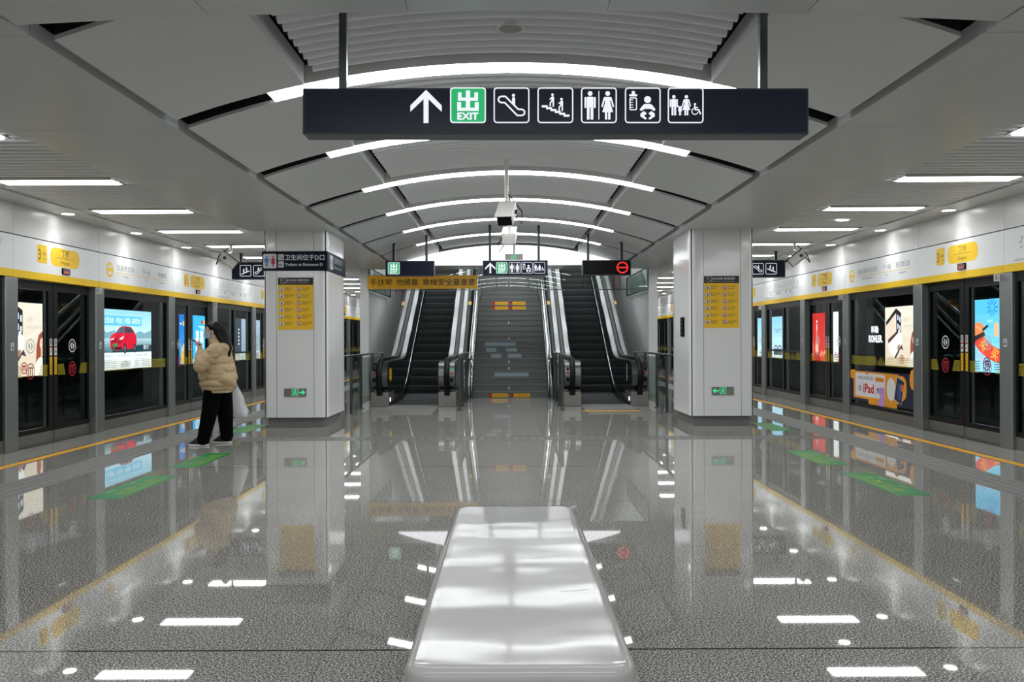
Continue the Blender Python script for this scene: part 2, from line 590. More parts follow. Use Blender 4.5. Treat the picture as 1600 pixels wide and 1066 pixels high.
def pic_baby(d, F, h, w):
    pic_frame(d, F, h, w)
    d.rrect_line(F, 0.13, 0.36, 0.34, 0.72, 0.04, 0.03, h, w)
    d.rrect(F, 0.12, 0.75, 0.35, 0.81, 0.03, h, w)
    d.ell(F, 0.235, 0.85, 0.05, 0.055, h + 0.0002, w, 12)
    for i in range(4):
        d.rect(F, 0.15, 0.43 + 0.07 * i, 0.235, 0.45 + 0.07 * i, h + 0.0003, w)
    d.ell(F, 0.635, 0.66, 0.098, 0.098, h, w, 18)
    d.poly(F, [(0.41, 0.38), (0.46, 0.34), (0.55, 0.40), (0.72, 0.40), (0.81, 0.34), (0.86, 0.38), (0.76, 0.51), (0.71, 0.54), (0.56, 0.54), (0.51, 0.51)], h + 0.0002, w)
    for q in (-1, 1):
        c = 0.635
        d.poly(F, [(c + q * 0.10, 0.34), (c + q * 0.20, 0.27), (c + q * 0.20, 0.19), (c + q * 0.06, 0.10), (c + q * 0.02, 0.13), (c + q * 0.10, 0.21), (c + q * 0.02, 0.27)][::q], h + 0.0003, w)

def pic_family(d, F, h, w):
    pic_frame(d, F, h, w)
    man(d, F, 0.17, 0.22, 0.57, h, w)
    woman(d, F, 0.52, 0.22, 0.57, h, w)
    man(d, F, 0.345, 0.22, 0.26, h, w)
    d.line(F, [(0.27, 0.50), (0.345, 0.40), (0.42, 0.50)], 0.03, h + 0.0004, w)
    d.ell(F, 0.76, 0.53, 0.033, 0.033, h, w, 12)
    d.ring(F, 0.76, 0.335, 0.075, 0.10, h, w, 18, radians(110), radians(350))
    d.line(F, [(0.75, 0.49), (0.765, 0.38), (0.86, 0.38), (0.92, 0.25)], 0.04, h + 0.0003, w)
    d.line(F, [(0.755, 0.44), (0.84, 0.44)], 0.03, h + 0.0004, w)

def pic_running(d, F, h, w):
    """running figure in a doorway, unit square"""
    d.rrect_line(F, 0.04, 0.02, 0.96, 0.98, 0.04, 0.07, h, w)
    d.ell(F, 0.55, 0.80, 0.085, 0.085, h, w, 12)
    d.line(F, [(0.52, 0.70), (0.46, 0.46)], 0.15, h + 0.0003, w)
    d.line(F, [(0.46, 0.48), (0.66, 0.36), (0.62, 0.14)], 0.09, h + 0.0004, w)
    d.line(F, [(0.45, 0.46), (0.38, 0.28), (0.20, 0.22)], 0.09, h + 0.0005, w)
    d.line(F, [(0.54, 0.66), (0.70, 0.54), (0.80, 0.60)], 0.07, h + 0.0006, w)
    d.line(F, [(0.50, 0.66), (0.32, 0.62), (0.26, 0.48)], 0.07, h + 0.0007, w)

# ================================================================== THE SETTING
def build_shell():
    d = MB(); d.box(-6.5, 6.5, Y0, Y1, -0.3, 0.0, 'floor_granite'); struct(d, 'floor')
    # unpolished guide strips let into the floor (flush, a millimetre proud)
    for sg in (-1, 1):
        d = MB()
        d.box(sg * 4.46, sg * 4.95, Y0, Y1, 0.0, 0.0015, 'matte_tile')
        y = 4.6
        while y < 24:
            for k in range(4):
                d.box(sg * (4.505 + k * 0.115), sg * (4.535 + k * 0.115), y, y + 0.27, 0.0015, 0.005, 'matte_tile')
            y += 0.3
        struct(d, 'floor_guide_strip_' + SIDE[sg])
        d = MB(); d.box(sg * 5.545, sg * 5.655, Y0, Y1, 0.0, 0.002, 'yellow_line'); struct(d, 'floor_safety_line_' + SIDE[sg])
    d = MB()
    for k in range(4):
        d.box(0.055 + k * 0.105, 0.105 + k * 0.105, 11.75, 19.3, 0.001, 0.005, 'tactile')
    d.box(0.03, 0.47, 11.75, 19.3, 0.0, 0.001, 'tactile')
    d.box(-4.46, 4.46, 11.30, 11.72, 0.0, 0.001, 'tactile')
    for k in range(74):
        for j in range(4):
            x = -4.43 + k * 0.12
            d.box(x, x + 0.05, 11.33 + j * 0.1, 11.37 + j * 0.1, 0.001, 0.004, 'tactile')
    struct(d, 'floor_guide_strip_middle')

    # roof above everything, end walls
    d = MB()
    d.box(-6.6, 6.6, Y0, 19.5, 4.3, 4.5, 'dark_void')
    for sg in (-1, 1):
        d.box(sg * 3.72, sg * 6.6, 19.5, Y1, 3.6, 3.8, 'dark_void')
    struct(d, 'ceiling_slab')
    d = MB(); d.box(-6.6, 6.6, Y0 - 0.2, Y0, -0.3, 4.3, 'panel_white'); struct(d, 'wall_back')
    for sg in (-1, 1):
        d = MB(); d.box(sg * 3.72, sg * 6.6, Y1, Y1 + 0.2, -0.3, 4.3, 'panel_white'); struct(d, 'wall_front_' + SIDE[sg])

    for sg in (-1, 1):
        # flat metal soffit beside the vault
        d = MB()
        y = 6.78 - 2.1 * 8
        while y < Y1:
            if y + 2.1 <= 18.9 or True:
                xin = 2.74 if y < 18.0 else 2.74
                ya, yb = y + 0.004, min(y + 2.096, Y1)
                if ya < 20.3 < yb:
                    d.box(sg * 2.74, sg * 4.18, ya, 20.3, 3.15, 3.25, 'soffit_paint')
                    d.box(sg * 3.72, sg * 4.18, 20.3, yb, 3.15, 3.25, 'soffit_paint')
                elif ya > 20.2:
                    d.box(sg * 3.72, sg * 4.18, ya, yb, 3.15, 3.25, 'soffit_paint')
                else:
                    d.box(sg * 2.74, sg * 4.18, ya, yb, 3.15, 3.25, 'soffit_paint')
            y += 2.1
        d.box(sg * 2.745, sg * 4.175, Y0, 20.29, 3.152, 3.24, 'panel_white')
        struct(d, 'ceiling_soffit_' + SIDE[sg])
        # slats over the platform edge
        d = MB()
        y = 3.0
        LY = [9.03 + 2.08 * k for k in range(-6, 17)]
        while y < Y1:
            inside = any(abs(y + 0.055 - l) < 0.2 for l in LY)
            prof = [(y + 0.005, 3.255), (y + 0.005, 3.172), (y + 0.013, 3.163), (y + 0.077, 3.163), (y + 0.085, 3.172), (y + 0.085, 3.255)]
            for xa, xb in (((5.66, 5.80), (4.21, 4.31)) if inside else ((4.21, 5.80),)):
                d.loft([[V((sg * x, py, pz)) for py, pz in prof] for x in (xa, xb)], 'slat_paint', caps=True, closed=True, smooth=False)
            y += 0.139
        struct(d, 'ceiling_slats_' + SIDE[sg])
        d = MB()
        d.box(sg * 4.19, sg * 5.82, Y0, 3.0, 3.165, 3.2, 'slat_paint')
        d.box(sg * 4.19, sg * 5.82, Y0, Y1, 3.45, 3.5, 'black_gap')
        d.box(sg * 5.83, sg * 6.26, Y0, Y1, 3.15, 3.24, 'ceiling_paint')
        d.box(sg * 6.255, sg * 6.6, Y0, Y1, 3.19, 4.3, 'black_gap')
        struct(d, 'trim_' + ('1' if sg < 0 else '2'))

    # central vault: curved smooth panels, ribbed middle
    arcs = [6.66 + 2.1 * k for k in range(-1, 7)]
    n = 0
    for i, ya in enumerate(arcs[:-1]):
        yb = arcs[i + 1]
        for sg in (-1, 1):
            d = MB()
            xs = [1.63 + (2.66 - 1.63) * k / 10 for k in range(11)]
            a0, a1 = ya + (0.125 if i else 0.225), yb - 0.125
            low0 = [V((sg * x, a0, zarch(x))) for x in xs]
            low1 = [V((sg * x, a1, zarch(x))) for x in xs]
            up = V((0, 0, 0.10))
            m = 'arch_panel'
            d.loft([low0, low1], m, caps=False, closed=False)
            d.loft([[p + up for p in low0], [p + up for p in low1]], m, caps=False, closed=False)
            lip = V((0, 0, 0.028))
            for low in (low0, low1):
                d.loft([low, [p + lip for p in low]], m, caps=False, closed=False, smooth=False)
                d.loft([[p + lip for p in low], [p + V((0, 0, 0.1)) for p in low]], 'black_gap', caps=False, closed=False, smooth=False)
            for k, hh in ((0, 0.17), (-1, 0.10)):
                e = V((0, 0, hh))
                d.face([low0[k], low1[k], low1[k] + e, low0[k] + e], m)
            n += 1
            struct(d, 'ceiling_panel_%d' % n)
        # ribs
        d = MB()
        y = ya + 0.128
        k = 0
        XS = [-1.53 + 3.06 * q / 22 for q in range(23)]
        while y + 0.11 < yb - 0.10:
            prof = []
            for q in range(9):
                t = pi * q / 8
                prof.append((y + 0.056 - 0.050 * cos(t), 0.118 - 0.075 * sin(t)))
            rings = [[V((x, py, zarch(x) + pz)) for py, pz in prof] for x in XS]
            d.loft(rings, 'slat_paint', caps=True, closed=True)
            y += 0.139
        XS2 = [-1.62 + 3.24 * q / 22 for q in range(23)]
        d.loft([[V((x, ya - 0.2, zarch(x) + 0.19)) for x in XS2], [V((x, yb + 0.05, zarch(x) + 0.19)) for x in XS2]], 'black_gap', caps=False, closed=False)
        struct(d, 'ceiling_ribs_%d' % (i + 1))
    # ceiling behind and the flat arched band right over the viewer
    d = MB()
    for (y0, y1) in ((2.6, 4.52), (0.5, 2.59), (-2.0, 0.49), (-5.0, -2.01), (Y0, -5.01)):
        for (xa, xb) in ((-2.72, -1.652), (-1.648, -0.552), (-0.548, 0.548), (0.552, 1.648), (1.652, 2.72)):
            P_ = [xa + (xb - xa) * q / 6 for q in range(7)]
            zz = lambda x: 3.15 + 0.07 * (1 - (x / 2.72) ** 2)
            lo = [V((x, y0, zz(x))) for x in P_]; hi = [V((x, y1, zz(x))) for x in P_]
            up = V((0, 0, 0.12))
            d.loft([[p + up for p in lo], lo, hi, [p + up for p in hi]], 'soffit_paint', caps=False, closed=False, smooth=False)
            for k in (0, -1):
                d.face([lo[k], hi[k], hi[k] + up, lo[k] + up], 'soffit_paint')
    d.box(-2.74, 2.74, Y0, 4.52, 3.36, 3.4, 'ceiling_paint')
    struct(d, 'ceiling_band')
    d = MB()
    d.box(-2.74, 2.74, 4.44, 4.5, 3.38, 4.3, 'black_gap')
    for sg in (-1, 1):
        d.box(sg * 2.742, sg * 2.76, 4.5, 19.4, 3.26, 4.3, 'black_gap')
    d.box(-3.7, 3.7, 20.3, 20.38, 3.15, 3.9, 'ceiling_paint')
    struct(d, 'ceiling_upstand')
    d = MB()
    d.box(-2.735, 2.735, 19.36, 20.3, 3.15, 3.2, 'soffit_paint')
    struct(d, 'ceiling_soffit_end')

    # the stairwell
    for sg in (-1, 1):
        d = MB()
        ys = [20.4, 21.75, 23.6, 25.4, 27.2, 29.0, 31.0, 33.0, 36.0, Y1]
        for a, b in zip(ys[:-1], ys[1:]):
            d.box(sg * 3.5, sg * 3.72, a + 0.006, b - 0.006, 0.0, 9.1, 'pillar_white')
        d.box(sg * 3.515, sg * 3.71, 20.42, Y1, 0.0, 9.1, 'ceiling_paint')
        struct(d, 'wall_stairwell_' + SIDE[sg])
    zc = lambda y: min(3.75 + 0.578 * (y - 20.6), 9.0)
    d = MB()
    A = [V((-3.72, y, zc(y))) for y in (20.38, 29.7, 36.2)]; B = [V((3.72, y, zc(y))) for y in (20.38, 29.7, 36.2)]
    up = V((0, 0, 0.15))
    d.loft([A, B, [p + up for p in B], [p + up for p in A], A], 'ceiling_paint', caps=False, closed=False, smooth=False)
    struct(d, 'ceiling_stairwell')
    for k in range(6):
        y = 21.5 + 1.6 * k
        d = MB()
        for yy, m, o in ((0.12, 'lamp', 0.03), (0.15, 'panel_white', 0.024)):
            d.face([V((-3.3, y - yy, zc(y - yy) - o)), V((3.3, y - yy, zc(y - yy) - o)), V((3.3, y + yy, zc(y + yy) - o)), V((-3.3, y + yy, zc(y + yy) - o))], m)
        struct(d, 'ceiling_upper_light_%d' % (k + 1))
    d = MB()
    d.box(-3.5, 3.5, 36.0, 36.2, 0.0, 9.0, 'ceiling_paint')
    struct(d, 'wall_stairwell_back')
    d = MB()
    d.box(-3.5, 3.5, 31.9, 36.0, 5.6, 5.92, 'granite_dark')
    struct(d, 'floor_upper')

    # the tracks beyond the screen doors
    for sg in (-1, 1):
        d = MB()
        d.box(sg * 9.95, sg * 10.2, Y0, Y1 + 0.2, -1.4, 4.5, 'tunnel')
        struct(d, 'wall_' + SIDE[sg])
        d = MB()
        d.box(sg * 6.5, sg * 10.2, Y0, Y1 + 0.2, -1.6, -1.3, 'tunnel')
        d.box(sg * 6.4, sg * 6.5, Y0, Y1 + 0.2, -1.3, -0.3, 'tunnel')
        struct(d, 'floor_track_' + SIDE[sg])
        d = MB()
        d.box(sg * 6.6, sg * 10.2, Y0, Y1 + 0.2, 4.3, 4.5, 'tunnel')
        struct(d, 'ceiling_track_' + SIDE[sg])
        d = MB()
        d.box(sg * 6.4, sg * 10.2, Y1 + 0.2, Y1 + 0.3, -1.6, 4.5, 'tunnel')
        d.box(sg * 6.4, sg * 10.2, Y0 - 0.1, Y0, -1.6, 4.5, 'tunnel')
        struct(d, 'wall_track_end_' + SIDE[sg])
        # blank boarding in place of the doors behind the viewer
        d = MB()
        d.box(sg * 6.3, sg * 6.4, Y0, 7.34, 0.0, 2.2, 'black_frame')
        d.box(sg * 6.26, sg * 6.4, Y0, 7.44, 2.215, 3.15, 'panel_white')
        struct(d, 'wall_near_' + SIDE[sg])
build_shell()

# ================================================================== CEILING LIGHTS
def arched_light(y, label):
    t = thing('arched_ceiling_light', label, 'ceiling light', (0, y, zarch(0)), 'arched light strips across the vaulted ceiling')
    for a, b in ((-1.93, -0.004), (0.004, 1.93)):
        d = MB()
        xs = [a + (b - a) * k / 14 for k in range(15)]
        lo = [V((x, y - 0.118, zarch(x) + 0.004)) for x in xs]; hi = [V((x, y + 0.118, zarch(x) + 0.004)) for x in xs]
        d.loft([lo, hi], 'lamp', caps=False, closed=False)
        d.build('diffuser', t)
    d = MB()
    xs = [-1.93 + 3.86 * k / 28 for k in range(29)]
    lo = [V((x, y - 0.118, zarch(x) + 0.008)) for x in xs]; hi = [V((x, y + 0.118, zarch(x) + 0.008)) for x in xs]
    up = V((0, 0, 0.15))
    d.loft([lo, hi, [p + up for p in hi], [p + up for p in lo], lo], 'panel_white', caps=False, closed=False, smooth=False)
    for q in (0, -1):
        d.face([lo[q], hi[q], hi[q] + up, lo[q] + up], 'panel_white')
    d.build('housing', t)

ARC_LABEL = ['white arched light strip just in front of the big hanging sign',
             'white arched light strip half hidden behind the big hanging sign',
             'white arched light strip at the top of the near camera pole',
             'white arched light strip just above the near white camera',
             'white arched light strip crossing just behind the near white camera',
             'farthest white arched light strip, last before the bright end of the vault']
for k in range(6):
    arched_light(6.66 + 2.1 * k, ARC_LABEL[k])

# the same strips go on behind the viewer, flush in the flat ceiling there
for k, y in enumerate((1.55, -0.75, -3.5, -7.0)):
    d = MB()
    xs = [-1.9 + 3.8 * q / 12 for q in range(13)]
    zz = lambda x: 3.143 + 0.07 * (1 - (x / 2.72) ** 2)
    d.loft([[V((x, y - 0.12, zz(x))) for x in xs], [V((x, y + 0.12, zz(x))) for x in xs]], 'lamp', caps=False, closed=False)
    d.loft([[V((x, y - 0.13, zz(x) + 0.004)) for x in xs], [V((x, y + 0.13, zz(x) + 0.004)) for x in xs]], 'panel_white', caps=False, closed=False)
    struct(d, 'ceiling_near_light_%d' % (k + 1))

for sg in (-1, 1):
    for k in range(-6, 13):
        y = 9.03 + 2.08 * k
        nm = ORD[k] if k >= 0 else None
        lab = ('long white light strip over the %s platform edge, %s from the front' % (SIDE[sg], nm) if k >= 0 else
               'long white light strip over the %s platform edge, %s behind the viewer' % (SIDE[sg], ORD[-k - 1]))
        if k < 0:
            d = MB(); d.box(sg * 4.37, sg * 5.60, y - 0.13, y + 0.13, 3.150, 3.160, 'lamp')
            d.box(sg * 4.33, sg * 5.64, y - 0.165, y + 0.165, 3.162, 3.21, 'panel_white')
            struct(d, 'ceiling_near_strip_' + SIDE[sg] + '_%d' % -k); continue
        t = thing('strip_ceiling_light', lab, 'ceiling light', (sg * 4.985, y, 3.15), 'light strips over the %s platform edge' % SIDE[sg])
        d = MB(); d.box(sg * 4.37, sg * 5.60, y - 0.13, y + 0.13, 3.150, 3.160, 'lamp'); d.build('diffuser', t)
        d = MB()
        d.box(sg * 4.33, sg * 5.64, y - 0.165, y + 0.165, 3.162, 3.21, 'panel_white')
        d.box(sg * 4.33, sg * 5.64, y - 0.155, y - 0.135, 3.15, 3.162, 'panel_white')
        d.box(sg * 4.33, sg * 5.64, y + 0.135, y + 0.155, 3.15, 3.162, 'panel_white')
        d.build('housing', t)

def downlight(x, y, z, label, spot, group):
    t = thing('round_downlight', label, 'ceiling light', (x, y, z), group)
    F = Fr((x, y, z), (1, 0, 0), (0, -1, 0))
    d = MB(); d.ell(F, 0, 0, 0.085, 0.085, 0.004, 'lamp_round', 24); d.build('lens', t)
    d = MB()
    d.ring(F, 0, 0, 0.085, 0.105, 0.006, 'panel_white', 28)
    rings = [[F(r * cos(2 * pi * q / 28), r * sin(2 * pi * q / 28), h) for q in range(28)] for r, h in ((0.105, 0.006), (0.108, -0.002))]
    d.loft(rings, 'panel_white', caps=False)
    d.build('trim_ring', t)
    if spot:
        ld = bpy.data.lights.new('downlight_beam', 'SPOT')
        ld.energy = spot
        ld.spot_size = radians(96)
        ld.spot_blend = 0.9
        ld.shadow_soft_size = 0.05
        ld.color = (1, 0.99, 0.96)
        lo = bpy.data.objects.new('downlight_beam', ld)
        COL.objects.link(lo)
        lo.parent = t
        lo.location = (0, 0, -0.02)

for sg in (-1, 1):
    for k in range(-1, 13):
        y = 11.23 + 2.06 * k
        lab = ('small round downlight washing the %s white wall, %s from the front' % (SIDE[sg], ORD[k]) if k >= 0 else
               'small round downlight on the %s just outside the picture edge' % SIDE[sg])
        downlight(sg * 6.06, y, 3.15, lab, 22, 'round downlights along the %s wall' % SIDE[sg])
downlight(5.0, 12.2, 3.16, 'lone round downlight set among the slats between two light strips', 0, None)

# glowing arched sheet standing in for the stairwell's brightly lit white ceiling
t = thing('end_glow_sheet', 'arched glowing sheet standing in for the lit white stairwell ceiling', 'glowing sheet', (0, 19.46, 3.15))
d = MB()
xs = [-2.62 + 5.24 * k / 30 for k in range(31)]
top = [V((x, 19.33, zarch(x) + 0.02)) for x in xs]
bot = [V((x, 19.33, 3.152)) for x in xs]
d.loft([bot, top], 'end_glow', caps=False, closed=False)
d.build('diffuser', t)  # the glowing sheet itself, not a lamp lens
d = MB()
d.loft([[p + V((0, 0.004, 0)) for p in bot], [p + V((0, 0.004, 0.09)) for p in top], [p + V((0, 0.022, 0.09)) for p in top], [p + V((0, 0.022, 0)) for p in bot]], 'panel_white', caps=False, closed=False)
d.build('housing', t)  # backing of the glowing sheet, no lamp inside

# ceiling speaker
t = thing('ceiling_speaker', 'round grey loudspeaker in the ribbed ceiling above the big sign', 'loudspeaker', (0.02, 5.93, 3.64))
F = Fr((0.02, 5.93, 3.665), (1, 0, 0), (0, -1, 0))
d = MB(); d.ell(F, 0, 0, 0.085, 0.085, 0.012, 'grey_mesh', 28); d.build('grille', t)
d = MB()
rings = [[F(r * cos(2 * pi * q / 28), r * sin(2 * pi * q / 28), h) for q in range(28)] for r, h in ((0.085, 0.012), (0.10, 0.014), (0.108, 0.0), (0.105, -0.06))]
d.loft(rings, 'white_plastic', caps=False); d.build('rim', t)

# ================================================================== PLATFORM SCREEN DOORS
def decal_band(d, F, w, motif):
    """yellow striped band on the glass, frame width w, v from 0..0.16"""
    y = 'decal_yellow'
    gap = 0.17 if motif else 0.0
    for i in range(6):
        z0 = 0.004 + i * 0.0265
        for (a, b) in ((0.0, w / 2 - gap - 0.012 * abs(i - 2.5)), (w / 2 + gap + 0.012 * abs(i - 2.5), w)):
            d.rect(F, a, z0, b, z0 + 0.021, 0.001, y)
    if motif:
        c = w / 2
        for k in range(-3, 4):
            hh = 0.15 - 0.03 * abs(k) + (0.02 if k % 2 else 0)
            d.poly(F, [(c + k * 0.042 - 0.017, 0.01), (c + k * 0.042 + 0.017, 0.01), (c + k * 0.042 + 0.010, hh), (c + k * 0.042, hh + 0.02), (c + k * 0.042 - 0.010, hh)], 0.001, y)

def leaf(sg, ya, yb, meet_far, parent):
    """one sliding door leaf between ya < yb; meet_far: its meeting edge is at yb"""
    X = 6.36
    d = MB()
    lo, hi = (0.05, 0.11) if meet_far else (0.11, 0.05)
    d.box(sg * X, sg * (X + 0.05), ya, ya + lo, 0.155, 2.2, 'black_frame')
    d.box(sg * X, sg * (X + 0.05), yb - hi, yb, 0.155, 2.2, 'black_frame')
    d.box(sg * X, sg * (X + 0.05), ya + lo, yb - hi, 0.155, 0.22, 'black_frame')
    d.box(sg * X, sg * (X + 0.05), ya + lo, yb - hi, 2.09, 2.2, 'black_frame')
    sy = (yb - hi - 0.055, yb - hi - 0.005) if meet_far else (ya + lo + 0.005, ya + lo + 0.055)
    d.box(sg * (X + 0.03), sg * (X + 0.05), sy[0], sy[1], 0.22, 2.09, 'steel_post')
    lf = d.build('door_leaf', parent, origin=(sg * X, (ya + yb) / 2, 0.0))
    lf.location = V((sg * X, (ya + yb) / 2, 0)) - world_origin(parent)
    d = MB(); d.box(sg * (X + 0.015), sg * (X + 0.022), ya + lo, yb - hi, 0.22, 2.09, 'screen_glass'); d.build('glass', lf)
    d = MB(); d.box(sg * (X - 0.006), sg * (X + 0.05), ya + 0.004, yb - 0.004, 0.012, 0.154, 'kick_steel'); d.build('kick_plate', lf)
    # stickers on the meeting stile
    yc = yb - 0.052 if meet_far else ya + 0.052
    F = wall_frame(sg, X - 0.001, yc, 0)
    d = MB()
    d.fbox(F, -0.03, 0.03, 1.20, 1.43, 0, 0.001, P('#d8d8d6'))
    d.rect(F, -0.03, 1.305, 0.03, 1.33, 0.002, P('#b03030'))
    d.rrect_line(F, -0.02, 1.345, 0.02, 1.42, 0.006, 0.006, 0.002, P('#55565a'))
    d.rect(F, -0.008, 1.355, 0.008, 1.41, 0.002, P('#55565a'))
    d.poly(F, [(-0.022, 1.235), (0.022, 1.235), (0, 1.29)], 0.002, P('#3a3a3a') if not meet_far else P('#d0b010'))
    d.build('warning_sticker', lf)
    d = MB()
    d.fbox(F, -0.03, 0.03, 0.93, 1.18, 0, 0.001, P('#e2ac00'))
    for q in range(4):
        d.text(F, '当心夹手'[q], 0, 1.115 - 0.052 * q, 0.04, 0.002, P('#7a5c00'), 'c')
    d.build('caution_sticker', lf)
    # ring sign and band on the glass
    d = MB()
    c = ((ya + yb) / 2 + (-0.03 if meet_far else 0.03))
    F = wall_frame(sg, X + 0.013, c, 0)
    w = P('#d4d6d6')
    d.ring(F, 0, 1.33, 0.082, 0.098, 0.001, w, 28)
    for q in (-1, 1):
        d.poly(F, [(q * 0.012, 1.27), (q * 0.012, 1.39), (q * 0.062, 1.33)], 0.001, w)
    gw = yb - ya - lo - hi
    Fb = wall_frame(sg, X + 0.013, (ya + lo if sg < 0 else yb - hi), 0.915)
    y = 'decal_yellow'
    for i in range(6):
        z0 = 0.004 + i * 0.0265
        d.rect(Fb, 0, z0, 0.22 - 0.01 * i, z0 + 0.021, 0.001, y)
        d.rect(Fb, gw - 0.22 + 0.01 * i, z0, gw, z0 + 0.021, 0.001, y)
    r = 'decal_red'
    d.ring(F, 0, 0.995, 0.082, 0.1, 0.0015, r, 24, ky=1.1)
    for q in (-0.045, 0.0, 0.045):
        d.rect(F, q - 0.012, 0.93, q + 0.012, 1.05, 0.0015, r)
    d.rect(F, -0.05, 1.03, 0.05, 1.055, 0.0016, r)
    d.build('glass_decal', lf)

def screen_door(sg, s, label):
    t = thing('platform_screen_door', label, 'platform door', (sg * 6.36, s, 0), 'sliding platform doors on the %s side' % SIDE[sg])
    leaf(sg, s - 0.975, s - 0.006, True, t)
    leaf(sg, s + 0.006, s + 0.975, False, t)
    d = MB(); d.box(sg * 6.28, sg * 6.42, s - 0.97, s + 0.97, 0.0, 0.011, 'steel'); d.build('threshold', t)

def post(sg, y, label):
    t = thing('screen_door_post', label, 'door post', (sg * 6.3, y, 0), 'steel posts of the %s platform doors' % SIDE[sg])
    d = MB()
    d.box(sg * 6.255, sg * 6.42, y - 0.13, y + 0.13, 0.0, 2.21, 'steel_post', 0.012)
    d.build('casing', t)
    d = MB()
    F = wall_frame(sg, 6.2545, y, 1.33)
    d.fbox(F, -0.035, 0.035, -0.05, 0.05, 0, 0.001, P('#c4c8c8'))
    d.poly(F, [(-0.024, -0.03), (0.024, -0.03), (0, 0.02)], 0.002, P('#4a5a4a'))
    d.rect(F, -0.024, 0.028, 0.024, 0.036, 0.002, P('#777777'))
    d.build('notice', t)

def fixed_panel(sg, ya, yb, label, split, motif=True):
    X = 6.30
    t = thing('fixed_screen_panel', label, 'glass screen panel', (sg * X, (ya + yb) / 2, 0), 'fixed glass panels on the %s side' % SIDE[sg])
    secs = [(ya, (ya + yb) / 2), ((ya + yb) / 2, yb)] if split else [(ya, yb)]
    d = MB()
    for a, b in secs:
        d.box(sg * X, sg * (X + 0.05), a, a + 0.05, 0.16, 2.2, 'black_frame')
        d.box(sg * X, sg * (X + 0.05), b - 0.05, b, 0.16, 2.2, 'black_frame')
        d.box(sg * X, sg * (X + 0.05), a + 0.05, b - 0.05, 0.16, 0.22, 'black_frame')
        d.box(sg * X, sg * (X + 0.05), a + 0.05, b - 0.05, 2.09, 2.2, 'black_frame')
        if split:
            d.box(sg * X, sg * (X + 0.05), a + 0.05, b - 0.05, 1.09, 1.13, 'black_frame')
        d.box(sg * (X + 0.04), sg * (X + 0.07), b - 0.2, b - 0.12, 0.22, 2.09, 'steel_post')
    d.build('frame', t)
    for a, b in secs:
        d = MB(); d.box(sg * (X + 0.015), sg * (X + 0.023), a + 0.05, b - 0.05, 0.22, 2.09, 'screen_glass'); d.build('glass', t)
        d = MB()
        F = wall_frame(sg, X + 0.013, (a + 0.05 if sg < 0 else b - 0.05), 0.915)
        decal_band(d, F, b - a - 0.1, motif); d.build('glass_decal', t)
    d = MB(); d.box(sg * (X - 0.006), sg * (X + 0.06), ya + 0.004, yb - 0.004, 0.0, 0.159, 'kick_steel'); d.build('kick_plate', t)

